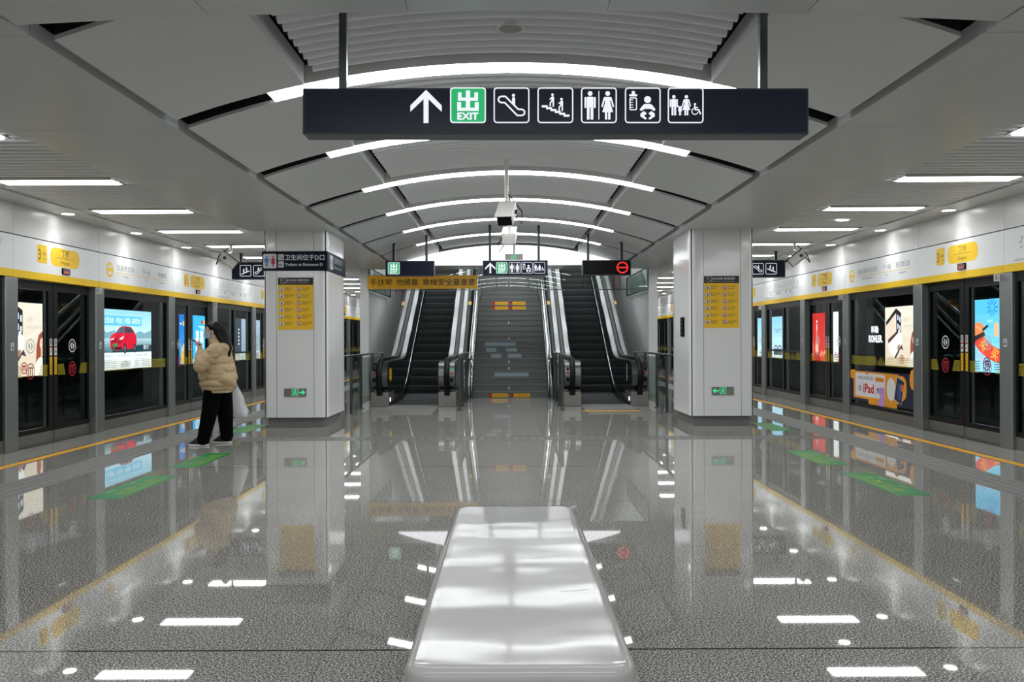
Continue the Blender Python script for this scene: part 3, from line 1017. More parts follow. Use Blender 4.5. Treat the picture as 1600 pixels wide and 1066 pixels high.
def header(sg, ya, yb, kind, label):
    X = 6.26
    t = thing('header_panel', label, 'header panel', (sg * X, (ya + yb) / 2, 2.2), 'header panels above the %s platform doors' % SIDE[sg])
    d = MB(); d.box(sg * X, sg * (X + 0.18), ya + 0.003, yb - 0.003, 2.312, 2.748, 'header_white'); d.build('board', t)
    d = MB(); d.box(sg * (X - 0.002), sg * (X + 0.18), ya + 0.003, yb - 0.003, 2.215, 2.312, 'yellow_band'); d.build('yellow_stripe', t)
    w = yb - ya
    F = wall_frame(sg, X, (ya if sg < 0 else yb), 0)
    ink, yel, grey = P('#4a3a18'), P('#eec206'), P('#77787c')
    d = MB()
    if kind == 'door':
        c = w / 2 + 0.05
        d.rrect(F, c - 0.60, 2.445, c - 0.37, 2.69, 0.03, 0.001, yel)
        d.text(F, '3', c - 0.575, 2.49, 0.2, 0.002, P('#3a2c14'), 'l', 0.8)
        d.text(F, '号线', c - 0.395, 2.555, 0.05, 0.002, ink, 'r', 0.9)
        d.text(F, 'Line 3', c - 0.392, 2.50, 0.033, 0.002, ink, 'r', 0.9)
        d.rrect(F, c - 0.29, 2.435, c + 0.46, 2.69, 0.11, 0.001, yel)
        d.text(F, '丁桥', c + 0.085, 2.585, 0.105, 0.002, P('#3a2c14'), 'c')
        d.rect(F, c - 0.13, 2.553, c + 0.30, 2.559, 0.002, P('#3a2c14'))
        d.text(F, 'Dingqiao', c + 0.085, 2.475, 0.065, 0.002, P('#3a2c14'), 'c')
        d.build('station_name', t)
        d = MB()
        d.fbox(F, c - 0.01, c + 0.18, 2.335, 2.42, 0, 0.02, 'black_plastic')
        d.rect(F, c + 0.0, 2.343, c + 0.17, 2.412, 0.021, E('#5a4858', 0.8))
        d.rect(F, c + 0.02, 2.345, c + 0.15, 2.375, 0.022, E('#c8603c', 0.8))
        d.rect(F, c + 0.03, 2.383, c + 0.13, 2.405, 0.022, E('#8a3038', 0.8))
        d.build('display', t)
    elif kind == 'direction':
        d.ring(F, 0.34, 2.515, 0.082, 0.115, 0.001, yel, 32)
        d.poly(F, [(0.26, 2.515), (0.335, 2.58), (0.335, 2.45)], 0.001, yel)
        d.poly(F, [(0.30, 2.53), (0.44, 2.545), (0.44, 2.485), (0.30, 2.50)], 0.0012, yel)
        d.rect(F, 0.56, 2.483, min(2.55, w - 0.15), 2.492, 0.001, P('#e4c060'))
        if sg < 0:
            items = ((0.57, '往星桥方向', 'To Xingqiao', 0.6), (1.48, '下一站', 'Next', 0.30), (2.1, '华鹤街', 'Huahe Street', 0.34))
        else:
            items = ((0.57, '往吴山前村/石马方向', 'To Wushanqiancun/Shima', 0.78), (1.55, '下一站', 'Next', 0.30), (2.02, '桃花湖公园', 'Taohuahu Park', 0.46))
        for x, cn, en, wd in items:
            d.text(F, cn, x, 2.535, 0.098, 0.001, grey, 'l', fit=wd)
            d.text(F, en, x + wd / 2, 2.425, 0.042, 0.001, P('#5a5b60'), 'c')
        d.build('direction_lettering', t)
    else:
        names = ['星桥', '华鹤街', '丁桥', '桃花湖公园', '同协路', '华丰路', '善贤', '大关', '香积寺', '潮王路', '武林门', '黄龙洞', '古荡新村', '花坞', '小和山', '石马', '吴山前村']
        n = 15
        x0, x1 = 0.35, w - 0.3
        for i in range(n):
            x = x0 + (x1 - x0) * i / (n - 1)
            d.text(F, names[i % len(names)], x, 2.535, 0.052, 0.001, grey, 'l', rot=radians(62))
            d.ring(F, x, 2.50, 0.009, 0.016, 0.0015, grey, 10)
        d.rect(F, x0, 2.494, x1, 2.503, 0.001, P('#dcc070'))
        for q, cc in ((2, '#4aa0c0'), (5, '#3a9cc4'), (6, '#d86a50'), (9, '#6a70a8'), (11, '#58a060')):
            x = x0 + (x1 - x0) * q / (n - 1)
            d.rrect(F, x - 0.03, 2.42, x + 0.03, 2.475, 0.01, 0.001, P(cc))
        d.text(F, '本线路图仅供参考 首末班车时间以车站公告为准', 0.2, 2.335, 0.035, 0.001, grey, 'l')
        d.build('route_map', t)

def upper_wall(sg):
    d = MB()
    ys = []
    s = DOOR0 - PITCH
    while s < 42:
        ys += [s - 1.08, s + 1.08]; s += PITCH
    ys = [y for y in ys if y < Y1] + [Y1]
    ys = ys[1:]
    for a, b in zip(ys[:-1], ys[1:]):
        d.box(sg * 6.26, sg * 6.46, a + 0.003, b - 0.003, 2.762, 3.16, 'panel_white')
    d.box(sg * 6.465, sg * 6.5, 7.57, Y1, 2.2, 3.18, 'black_gap')
    struct(d, 'wall_header_' + SIDE[sg])
    return ys

ADS_SEEN = {-1: {0: 'cream advert', 1: 'red car advert', 2: 'blue bottle advert'}, 1: {0: 'cyan advert', 1: 'cream advert', 2: 'red bottle advert'}}
for sg in (-1, 1):
    ys = upper_wall(sg)
    for k in range(-1, 7):
        s = DOOR0 + PITCH * k
        if s > 36.5: break
        q = ORD[max(k, 0)]
        S = SIDE[sg]
        if k < 0:
            post(sg, s + 1.11, 'grey steel door post cut by the %s picture edge' % S)
            fixed_panel(sg, s + 1.24, s + PITCH - 1.24, 'fixed glass panel cut by the %s picture edge' % S, False, True)
            header(sg, s + 1.08, s + PITCH - 1.08, 'map', 'white header with slanted route map cut by the %s picture edge' % S)
            continue
        screen_door(sg, s, 'pair of sliding glass platform doors, %s from the front along the %s track' % (q, S))
        post(sg, s - 1.11, 'grey steel door post on the near side of the %s door pair on the %s' % (q, S))
        post(sg, s + 1.11, 'grey steel door post on the far side of the %s door pair on the %s' % (q, S))
        lab = 'fixed glass panel just beyond the %s door pair on the %s' % (q, S)
        if sg > 0 and k == 0:
            lab = 'wide fixed glass panel carrying the orange tablet prize poster'
        if sg < 0 and k == 0:
            lab = 'wide fixed glass panel through which the red car advert shows'
        fixed_panel(sg, s + 1.24, min(s + PITCH - 1.24, Y1), lab, k not in (0, -1, 3), True)
        header(sg, s - 1.08, s + 1.08, 'door', 'white header with yellow station name pill over the %s %s door pair' % (q, S))
        kind = 'direction' if k in (0, 3, 5) else 'map'
        header(sg, s + 1.08, min(s + PITCH - 1.08, Y1), kind,
               'white header with %s beyond the %s %s door pair' % ('yellow direction arrow and next stop' if kind == 'direction' else 'slanted route map', q, S))
        # little number flag under the header
        if k in (0, 1, 2):
            y = s + 1.0 if sg < 0 else s - 1.0
            t = thing('door_number_sign', 'small white number plate under the header beside the %s door pair on the %s' % (q, S), 'number sign', (sg * 6.2, y, 2.13), 'door number plates on the %s' % S)
            d = MB()
            d.box(sg * 6.18, sg * 6.255, y - 0.004, y + 0.004, 2.11, 2.205, 'white_plastic'); d.build('plate', t)
            d = MB()
            F = front(sg * 6.217, y - 0.004, 2.11)
            d.text(F, '5-', 0, 0.022, 0.075, 0.001, P('#222222'), 'c'); d.build('number', t)

# ================================================================== TRACKSIDE LIGHT BOXES
def grad(d, F, x0, y0, x1, y1, c0, c1, n, h, s=1.0):
    a = [int(c0[i:i + 2], 16) for i in (1, 3, 5)]; b = [int(c1[i:i + 2], 16) for i in (1, 3, 5)]
    for i in range(n):
        t = (i + 0.5) / n
        c = '#%02x%02x%02x' % tuple(int(a[k] + (b[k] - a[k]) * t) for k in range(3))
        d.rect(F, x0, y0 + (y1 - y0) * i / n, x1, y0 + (y1 - y0) * (i + 1) / n, h, E(c, s))

def metro_mark(d, F, x, y, r, h, c):
    d.ring(F, x, y, r * 0.82, r, h, c, 24)
    for q in (-0.42, 0.0, 0.42):
        d.rect(F, x + (q - 0.11) * r, y - 0.5 * r, x + (q + 0.11) * r, y + 0.35 * r, h, c)
    d.rect(F, x - 0.53 * r, y + 0.25 * r, x + 0.53 * r, y + 0.48 * r, h + 0.0004, c)

def ad_kitchen(d, F):
    d.rect(F, 0, 0, 1.12, 1.5, 0.001, E('#0a0808'))
    d.text(F, '科勒', 0.30, 0.86, 0.20, 0.002, E('#ffffff'), 'l', fit=0.42, bold=0.008)
    d.text(F, 'KOHLER.', 0.16, 0.60, 0.26, 0.002, E('#ffffff'), 'l', fit=0.80, bold=0.012)
    grad(d, F, 1.12, 0, 3, 1.5, '#e2c9ae', '#f0e2d0', 6, 0.001)
    k = E('#2a2426')
    d.poly(F, [(1.16, 1.12), (1.72, 1.46), (1.98, 1.34), (1.98, 0.72), (1.74, 0.62), (1.72, 1.34), (1.18, 1.02)], 0.002, k)
    d.poly(F, [(1.22, 0.60), (1.68, 0.86), (1.70, 1.30), (1.20, 1.02)], 0.0025, E('#eecdb8'))
    for q in range(4):
        x, y = 1.79 + 0.10 * (q % 2), 1.16 - 0.22 * (q // 2) - 0.05 * (q % 2)
        d.rect(F, x, y, x + 0.06, y + 0.13, 0.003, E('#d8dcf0'))
    d.poly(F, [(1.28, 0.62), (1.86, 0.92), (2.04, 0.78), (2.0, 0.55), (1.62, 0.22), (1.34, 0.40)], 0.003, E('#fbf6f0'))
    d.poly(F, [(1.28, 0.66), (1.30, 0.56), (1.84, 0.84), (1.84, 0.92)], 0.0035, E('#4a302c'))
    d.poly(F, [(1.80, 0.52), (1.92, 0.56), (1.90, 0.42), (1.78, 0.40)], 0.004, E('#a87860'))
    d.poly(F, [(1.62, 0.22), (2.0, 0.55), (2.1, 0.40), (1.95, 0.44), (1.70, 0.18)], 0.0032, E('#4a3a44'))
    d.text(F, '焕新', 2.12, 1.12, 0.11, 0.002, E('#d4bca6'), 'l')
    d.text(F, '厨房生活美学空间', 2.12, 0.98, 0.07, 0.002, E('#c6b4a6'), 'l')
    # woman with long auburn hair
    hair = E('#9a4a34')
    d.poly(F, [(2.44, 0.25), (2.46, 0.62), (2.54, 0.84), (2.66, 0.92), (2.80, 0.88), (2.88, 0.70), (2.92, 0.10), (2.70, 0.06)], 0.002, hair)
    d.poly(F, [(2.34, 0.12), (2.50, 0.34), (2.62, 0.40), (2.80, 0.28), (2.86, 0.0), (2.30, 0.0)], 0.003, E('#f4e2d4'))
    d.ell(F, 2.655, 0.66, 0.085, 0.125, 0.004, E('#f0c4a8'))
    d.poly(F, [(2.61, 0.40), (2.71, 0.40), (2.70, 0.58), (2.62, 0.58)], 0.0035, E('#e6b494'))
    d.ell(F, 2.66, 0.585, 0.028, 0.012, 0.005, E('#b84848'), 10)
    for q in (2.625, 2.69):
        d.ell(F, q, 0.69, 0.016, 0.008, 0.005, E('#3a2420'), 8)
    metro_mark(d, F, 2.02, 0.17, 0.12, 0.005, E('#8a1420'))

def ad_car(d, F):
    grad(d, F, 0, 0.72, 3, 1.5, '#d8eef4', '#9ad2e6', 7, 0.001)
    d.poly(F, [(0, 0.72), (0, 0.96), (0.3, 1.0), (0.55, 0.92), (0.9, 0.98), (1.2, 0.86), (1.9, 0.86), (2.3, 0.97), (2.6, 0.92), (3, 1.0), (3, 0.72)], 0.002, E('#7ea6b4'))
    grad(d, F, 0, 0.42, 3, 0.78, '#4a6a70', '#b8d4da', 5, 0.003)
    d.poly(F, [(0.7, 0.42), (1.0, 0.52), (2.6, 0.62), (3, 0.60), (3, 0.42)], 0.0035, E('#22454c'))
    d.rect(F, 0.2, 1.10, 2.4, 1.34, 0.003, E('#5cc4e4'))
    d.text(F, '百公里油耗  不焦虑  不挑路  来就现金', 0.28, 1.16, 0.17, 0.004, E('#ffffff'), 'l', fit=2.05)
    red, dk, lg = E('#d81c34'), E('#2a2026'), E('#f6f2f2')
    d.poly(F, [(0.70, 0.55), (0.68, 0.78), (0.74, 0.86), (0.98, 0.92), (1.16, 1.05), (1.34, 1.09), (1.78, 1.08), (1.95, 0.98), (2.06, 0.88), (2.12, 0.74), (2.10, 0.60), (1.98, 0.52), (0.85, 0.47)], 0.005, red)
    d.poly(F, [(1.02, 0.92), (1.19, 1.045), (1.42, 1.07), (1.42, 0.92)], 0.006, E('#4a6474'))
    d.poly(F, [(1.46, 0.92), (1.46, 1.07), (1.76, 1.06), (1.94, 0.92)], 0.006, E('#38424c'))
    d.poly(F, [(0.70, 0.66), (0.73, 0.76), (1.22, 0.78), (1.32, 0.68), (1.18, 0.64)], 0.006, E('#a81228'))
    d.poly(F, [(0.72, 0.76), (0.90, 0.79), (0.86, 0.75), (0.72, 0.73)], 0.0065, lg)
    d.poly(F, [(1.20, 0.78), (1.42, 0.84), (1.34, 0.76), (1.16, 0.74)], 0.0065, lg)
    d.rect(F, 0.82, 0.575, 1.06, 0.645, 0.0068, E('#189048'))
    d.poly(F, [(0.72, 0.50), (0.74, 0.55), (1.28, 0.56), (1.30, 0.49)], 0.0066, dk)
    for x, r in ((0.86, 0.09), (1.46, 0.14), (2.0, 0.12)):
        d.ell(F, x, 0.52, r * 0.6, r, 0.007, dk, 20)
        d.ell(F, x, 0.52, r * 0.35, r * 0.62, 0.0075, E('#6a6670'), 16)
    d.text(F, '魅力', 2.52, 0.50, 0.14, 0.006, lg, 'l', fit=0.3)
    d.rect(F, 0, 0, 3, 0.42, 0.004, E('#f4f8f8'))
    for q, tx in enumerate(('某某汽车销售有限公司', '杭州城东销售服务中心', '杭州城西体验中心旗舰店')):
        d.text(F, tx, 0.12 + 0.95 * q, 0.31, 0.075, 0.005, E('#6a7a80'), 'l', fit=0.75)
    for i in range(5):
        d.rect(F, 0.08, 0.05 + 0.045 * i, 1.0, 0.062 + 0.045 * i, 0.005, E('#8c9498'))
        d.rect(F, 1.95, 0.05 + 0.045 * i, 2.9, 0.062 + 0.045 * i, 0.005, E('#8c9498'))
    for k in range(-3, 4):
        d.rect(F, 1.46 + k * 0.07, 0.04, 1.49 + k * 0.07, 0.24 - 0.03 * abs(k), 0.005, E('#70787c'))

def firework(d, F, x, y, r, c, h):
    for q in range(10):
        t = 2 * pi * q / 10
        d.line(F, [(x + r * 0.35 * cos(t), y + r * 0.35 * sin(t)), (x + r * cos(t), y + r * sin(t))], r * 0.16, h + 0.0001 * q, c)

def ad_festival(d, F):
    grad(d, F, 0, 0, 3, 1.5, '#9adcf0', '#56c0e8', 5, 0.001)
    d.ell(F, 0.05, 1.30, 0.22, 0.22, 0.002, E('#1878c0'))
    d.text(F, 'ily', -0.0, 1.30, 0.15, 0.003, E('#ffffff'), 'l'); d.text(F, '超市', 0.0, 1.18, 0.09, 0.003, E('#ffffff'), 'l')
    firework(d, F, 0.93, 1.33, 0.19, E('#2a8cd8'), 0.002)
    firework(d, F, 0.52, 1.06, 0.12, E('#7ab4e0'), 0.002)
    firework(d, F, 2.35, 1.33, 0.2, E('#e0909c'), 0.002)
    firework(d, F, 2.85, 1.05, 0.15, E('#2a8cd8'), 0.002)
    firework(d, F, 0.55, 0.36, 0.15, E('#f0a0b0'), 0.002)
    d.text(F, '年货节', 0.75, 1.02, 0.07, 0.003, E('#d8f4ff'), 'l')
    # hanging red banner like a wide smile
    for i in range(22):
        t0, t1 = radians(200 + 140 * i / 22), radians(200 + 140 * (i + 1) / 22)
        cx, cy, r0, r1 = 1.5, 1.16, 0.92, 1.28
        k = 0.78
        d.face([F(cx + r0 * cos(t0) * 1.15, cy + r0 * sin(t0) * k, 0.004), F(cx + r1 * cos(t0) * 1.15, cy + r1 * sin(t0) * k, 0.004),
                F(cx + r1 * cos(t1) * 1.15, cy + r1 * sin(t1) * k, 0.004), F(cx + r0 * cos(t1) * 1.15, cy + r0 * sin(t1) * k, 0.004)], E('#e84a3a'))
    for q, ch in enumerate('买买买好好'):
        t = radians(222 + 24 * q)
        d.text(F, ch, 1.5 + 1.1 * 1.15 * cos(t), 1.16 + 1.1 * 0.78 * sin(t) - 0.09, 0.26, 0.006, E('#ffd24a'), 'c', rot=t + pi / 2)
    d.poly(F, [(0.02, 0.92), (0.12, 1.0), (0.34, 0.78), (0.22, 0.66)], 0.005, E('#d83a3c'))
    d.ell(F, 0.45, 0.86, 0.22, 0.17, 0.007, E('#f08a50'))
    d.poly(F, [(0.24, 0.72), (0.66, 0.84), (0.70, 0.76), (0.28, 0.62)], 0.008, E('#3a2c30'))
    d.line(F, [(0.60, 0.86), (0.80, 0.96)], 0.06, 0.009, E('#2a3038'))
    d.poly(F, [(1.0, 1.0), (1.14, 1.02), (1.16, 0.72), (1.0, 0.74)], 0.006, E('#f6b890'))
    for x, r in ((2.1, 0.16), (2.5, 0.2)):
        d.ell(F, x, 0.92, r * 0.8, r, 0.007, E('#e85a48'))
    d.rect(F, 1.85, 0.0, 3.0, 0.22, 0.005, E('#e8f2f4'))
    for i in range(4):
        d.rect(F, 1.9, 0.03 + 0.045 * i, 2.95, 0.045 + 0.045 * i, 0.006, E('#7a8890'))
        d.rect(F, 0.05, 0.06 + 0.05 * i, 0.5, 0.075 + 0.05 * i, 0.006, E('#3a5a70'))
        d.rect(F, 1.0, 0.06 + 0.05 * i, 1.4, 0.075 + 0.05 * i, 0.006, E('#3a5a70'))
    metro_mark(d, F, 0.75, 0.17, 0.14, 0.008, E('#4a2050'))

def ad_bluebottles(d, F):
    grad(d, F, 0, 0, 3, 1.5, '#2a9ade', '#0a6cc0', 5, 0.001)
    d.rect(F, 1.1, 0, 2.3, 1.5, 0.002, E('#3ab4ec'))
    d.rect(F, 2.28, 0, 2.6, 1.5, 0.003, E('#e02848'))
    d.rect(F, 2.6, 0, 3.0, 1.5, 0.003, E('#20242c'))
    # child in warm clothes
    d.poly(F, [(0.1, 0.02), (0.16, 0.5), (0.35, 0.62), (0.55, 0.68), (0.72, 0.5), (0.95, 0.36), (0.9, 0.02)], 0.003, E('#c8b8a0'))
    d.poly(F, [(0.12, 0.02), (0.18, 0.36), (0.36, 0.44), (0.42, 0.02)], 0.004, E('#d8a838'))
    d.ell(F, 0.50, 0.80, 0.13, 0.16, 0.004, E('#e0b498'))
    d.poly(F, [(0.34, 0.86), (0.50, 1.02), (0.66, 0.88), (0.60, 0.92), (0.42, 0.92)], 0.005, E('#9a7048'))
    d.rect(F, 0.28, 1.16, 0.78, 1.30, 0.004, E('#f0c070')); d.text(F, '暖冬', 0.53, 1.17, 0.13, 0.005, E('#a05020'), 'c')
    d.rect(F, 0.05, 1.20, 0.2, 1.24, 0.004, E('#f0f6fa'))
    for x in (1.42, 1.78):
        d.poly(F, [(x - 0.13, 0.30), (x - 0.14, 0.78), (x - 0.10, 0.84), (x - 0.12, 0.90), (x - 0.12, 1.02), (x + 0.12, 1.02), (x + 0.12, 0.90), (x + 0.10, 0.84), (x + 0.14, 0.78), (x + 0.13, 0.30)], 0.005, E('#f2fafc'))
        d.rect(F, x - 0.08, 0.45, x + 0.08, 0.66, 0.006, E('#7ac4ec'))
    d.rect(F, 1.9, 1.24, 2.16, 1.36, 0.005, E('#e8a840')); d.rect(F, 1.72, 1.25, 1.88, 1.35, 0.005, E('#b03850'))
    d.rect(F, 1.5, 1.14, 2.2, 1.17, 0.005, E('#e6f6fc'))
    d.text(F, '温润补水', 1.85, 1.06, 0.09, 0.005, E('#ffffff'), 'c')
    metro_mark(d, F, 0.52, 0.14, 0.1, 0.008, E('#a02040'))
    d.rect(F, 0.9, 0.0, 2.28, 0.14, 0.006, E('#a8d8f0'))

def ad_redbottles(d, F):
    grad(d, F, 0, 0, 2.05, 1.5, '#d83c28', '#c82420', 5, 0.001)
    d.rect(F, 2.05, 0, 3.0, 1.5, 0.001, E('#f0eeec'))
    w = E('#f0b8a8')
    for x, hh in ((0.85, 1.18), (1.30, 1.24)):
        d.poly(F, [(x - 0.13, 0.12), (x - 0.13, 0.50), (x - 0.05, 0.72), (x - 0.035, hh - 0.1), (x, hh), (x + 0.035, hh - 0.1), (x + 0.05, 0.72), (x + 0.13, 0.50), (x + 0.13, 0.12)], 0.003, E('#e0584a'))
        d.line(F, [(x - 0.12, 0.12), (x - 0.12, 0.50), (x - 0.045, 0.72), (x - 0.03, hh - 0.08)], 0.018, 0.004, w)
        d.line(F, [(x + 0.12, 0.12), (x + 0.12, 0.50), (x + 0.045, 0.72), (x + 0.03, hh - 0.08)], 0.018, 0.004, w)
        d.ell(F, x, hh, 0.04, 0.045, 0.005, E('#ffffff'), 12)
        d.rect(F, x - 0.035, hh - 0.28, x + 0.035, hh - 0.1, 0.005, E('#f4d8d0'))
        d.ell(F, x, 0.36, 0.10, 0.20, 0.004, w, 14)
    for q in range(6):
        d.ell(F, 1.6 + 0.07 * q, 0.18 + 0.05 * (q % 3), 0.04, 0.07, 0.004, E('#f09080'), 8)
    metro_mark(d, F, 1.22, 0.16, 0.13, 0.007, E('#5a1018'))
    d.text(F, '新春礼', 2.2, 1.24, 0.14, 0.003, E('#e89a96'), 'l', fit=0.4)
    d.text(F, '好运来', 2.12, 1.10, 0.14, 0.003, E('#d86a64'), 'l', fit=0.5)
    d.rect(F, 2.1, 1.0, 2.5, 1.06, 0.003, E('#d84a3a'))
    d.poly(F, [(2.1, 0.62), (2.45, 0.62), (2.45, 0.66), (2.3, 0.76), (2.28, 0.9), (2.24, 0.76), (2.1, 0.66)], 0.003, E('#c04038'))
    for i in range(4):
        d.rect(F, 2.1, 0.34 + 0.05 * i, 2.6, 0.352 + 0.05 * i, 0.003, E('#b09a98'))
    metro_mark(d, F, 2.8, 0.17, 0.12, 0.007, E('#5a1018'))

def ad_pale(d, F):
    grad(d, F, 0, 0, 3, 1.5, '#8a9cac', '#a8bccc', 5, 0.001, 0.9)
    d.poly(F, [(1.0, 0.3), (1.6, 0.5), (2.1, 0.45), (2.8, 1.0), (3, 0.9), (3, 0.3)], 0.002, E('#98a8b0', 0.9))
    d.rect(F, 0.0, 0.3, 0.75, 1.5, 0.002, E('#5a6470', 0.8))
    for q in range(5):
        d.rect(F, 0.42, 0.55 + 0.13 * q, 0.52, 0.62 + 0.13 * q, 0.003, E('#e8f0f8'))
    d.rect(F, 0, 0, 3, 0.3, 0.003, E('#c8ccc8', 0.9))
    for i in range(4):
        d.rect(F, 0.1, 0.06 + 0.05 * i, 2.9, 0.075 + 0.05 * i, 0.004, E('#909698', 0.9))

def ad_sea(d, F):
    grad(d, F, 0, 0, 3, 1.5, '#e0f0f6', '#8ac8e4', 6, 0.001)
    d.text(F, 'TXKT', 2.4, 0.9, 0.22, 0.003, E('#4a5a64'), 'c', fit=0.8)
    for x in (0.8, 2.2, 2.62):
        d.poly(F, [(x - 0.26, 0.1), (x - 0.24, 0.30), (x - 0.1, 0.46), (x + 0.14, 0.46), (x + 0.26, 0.28), (x + 0.26, 0.1)], 0.003, E('#3a4a54'))
        d.poly(F, [(x - 0.14, 0.32), (x - 0.06, 0.42), (x + 0.1, 0.42), (x + 0.17, 0.32)], 0.004, E('#b8d0dc'))
    d.rect(F, 0, 0, 3, 0.08, 0.003, E('#d8e6ea'))

def ad_violet(d, F):
    grad(d, F, 0, 0, 3, 1.5, '#5a5070', '#b4b0d8', 5, 0.001)
    d.rect(F, 0.4, 0.2, 0.8, 1.4, 0.002, E('#d8d4f0')); d.rect(F, 1.5, 0.1, 1.8, 1.4, 0.002, E('#c03050')); d.rect(F, 2.1, 0.2, 2.6, 1.3, 0.002, E('#e8e4f4'))

def ad_trio(d, F):
    grad(d, F, 0, 0, 3, 1.5, '#c8d4d0', '#9ab4c0', 5, 0.001)
    d.rect(F, 0.2, 0.1, 0.6, 1.4, 0.002, E('#2a6ab8')); d.rect(F, 1.2, 0.1, 1.6, 1.4, 0.002, E('#c83a4c')); d.rect(F, 2.2, 0.1, 2.7, 1.4, 0.002, E('#e6ecea'))

BOXES = [(-1, 14.5, ad_kitchen, 'cream and black kitchen advert with auburn-haired woman, behind left glass doors'),
         (-1, 19.4, ad_car, 'pale blue advert with a red car and white footer'),
         (-1, 24.3, ad_bluebottles, 'bright blue advert with two white bottles and a red edge'),
         (-1, 29.2, ad_pale, 'dull grey-blue advert with pale footer beyond the standing woman'),
         (-1, 34.1, ad_violet, 'far violet and white advert seen between left pillar and stairwell'),
         (-1, 39.0, ad_trio, 'farthest pale advert on the left tunnel wall'),
         (1, 14.5, ad_festival, 'cyan festival advert with a red smile-shaped banner'),
         (1, 19.4, ad_kitchen, 'black and cream kitchen advert above the orange tablet poster'),
         (1, 24.3, ad_redbottles, 'red advert with two tall bottles and a white side'),
         (1, 29.2, ad_sea, 'pale sky-blue advert with cars along its foot'),
         (1, 34.1, ad_trio, 'far striped advert seen between right pillar and stairwell'),
         (1, 39.0, ad_violet, 'farthest violet advert on the right tunnel wall')]
for sg, y, fn, lab in BOXES:
    t = thing('advert_light_box', lab, 'light box', (sg * 9.9, y + 1.5, 1.43), 'light boxes on the tunnel walls')
    d = MB()
    d.box(sg * 9.82, sg * 9.92, y - 0.04, y + 3.04, 0.64, 2.23, 'black_frame', 0.01); d.build('case', t)
    d = MB()
    F = wall_frame(sg, 9.818, (y if sg < 0 else y + 3.0), 0.68)
    fn(d, F)
    d.build('poster', t)

# orange prize poster stuck on the right fixed panel
def prize_poster():
    ya, yb = 12.66, 15.04
    X = 6.298
    t = thing('prize_poster', 'orange and navy prize-draw poster stuck low on the right glass panel', 'poster', (X, (ya + yb) / 2, 0.25))
    F = wall_frame(1, X, yb, 0.22)
    w = yb - ya
    d = MB()
    d.fbox(F, 0, w, 0.05, 0.60, 0, 0.002, P('#171638'))
    d.build('sheet', t)
    d = MB()
    o = P('#eda01c')
    d.rrect(F, 0.14, 0.10, 1.86, 0.58, 0.03, 0.003, o)
    d.rrect(F, 0.0, 0.44, 0.24, 0.60, 0.06, 0.0032, o)
    d.rrect(F, 0.75, 0.02, 1.80, 0.3, 0.03, 0.0034, o)
    d.rrect(F, 1.75, 0.16, 2.12, 0.56, 0.15, 0.0036, o)
    d.ell(F, 2.32, 0.52, 0.10, 0.16, 0.0036, o, 16)
    d.rrect(F, 0.22, 0.14, 1.38, 0.55, 0.03, 0.0040, P('#e2e0e4'))
    d.text(F, '完成"盲扫小程序送好礼活动', 0.32, 0.445, 0.065, 0.005, P('#33303c'), 'l', fit=0.62)
    d.rect(F, 1.02, 0.425, 1.33, 0.50, 0.005, o)
    d.text(F, '立即参加 100%中奖', 1.05, 0.445, 0.05, 0.006, P('#b02828'), 'l', fit=0.25)
    d.text(F, '抽', 0.34, 0.235, 0.13, 0.005, P('#26264a'), 'l')
    d.text(F, '「', 0.49, 0.30, 0.12, 0.005, P('#c81c3a'), 'l', 0.5)
    d.text(F, 'iPad', 0.555, 0.215, 0.22, 0.005, P('#d0142e'), 'l', fit=0.40, bold=0.008)
    d.text(F, '」', 1.0, 0.20, 0.12, 0.005, P('#c81c3a'), 'l', 0.5)
    d.text(F, '大奖', 1.055, 0.225, 0.13, 0.005, P('#26264a'), 'l', fit=0.25, bold=0.004)
    d.poly(F, [(1.12, 0.32), (1.37, 0.33), (1.36, 0.02), (1.10, 0.02), (1.22, 0.20), (1.14, 0.24)], 0.006, P('#c292d0'))
    d.ell(F, 1.60, 0.325, 0.155, 0.19, 0.006, P('#e8e8e6'), 28)
    d.ell(F, 0.70, 0.56, 0.035, 0.04, 0.006, P('#d85a3c'), 12)
    d.build('print', t)
    d = MB()
    d.poly(F, [(1.80, 0.55), (2.06, 0.48), (1.96, 0.09), (1.70, 0.17)], 0.007, P('#c4c4ca'))
    d.poly(F, [(1.82, 0.535), (2.05, 0.47), (1.95, 0.10), (1.715, 0.18)], 0.008, P('#161c38'))
    d.ell(F, 1.89, 0.30, 0.07, 0.15, 0.009, P('#3c5488'), 18)
    d.ell(F, 1.98, 0.37, 0.05, 0.06, 0.0095, P('#e0643c'), 14)
    d.build('tablet_picture', t)
prize_poster()

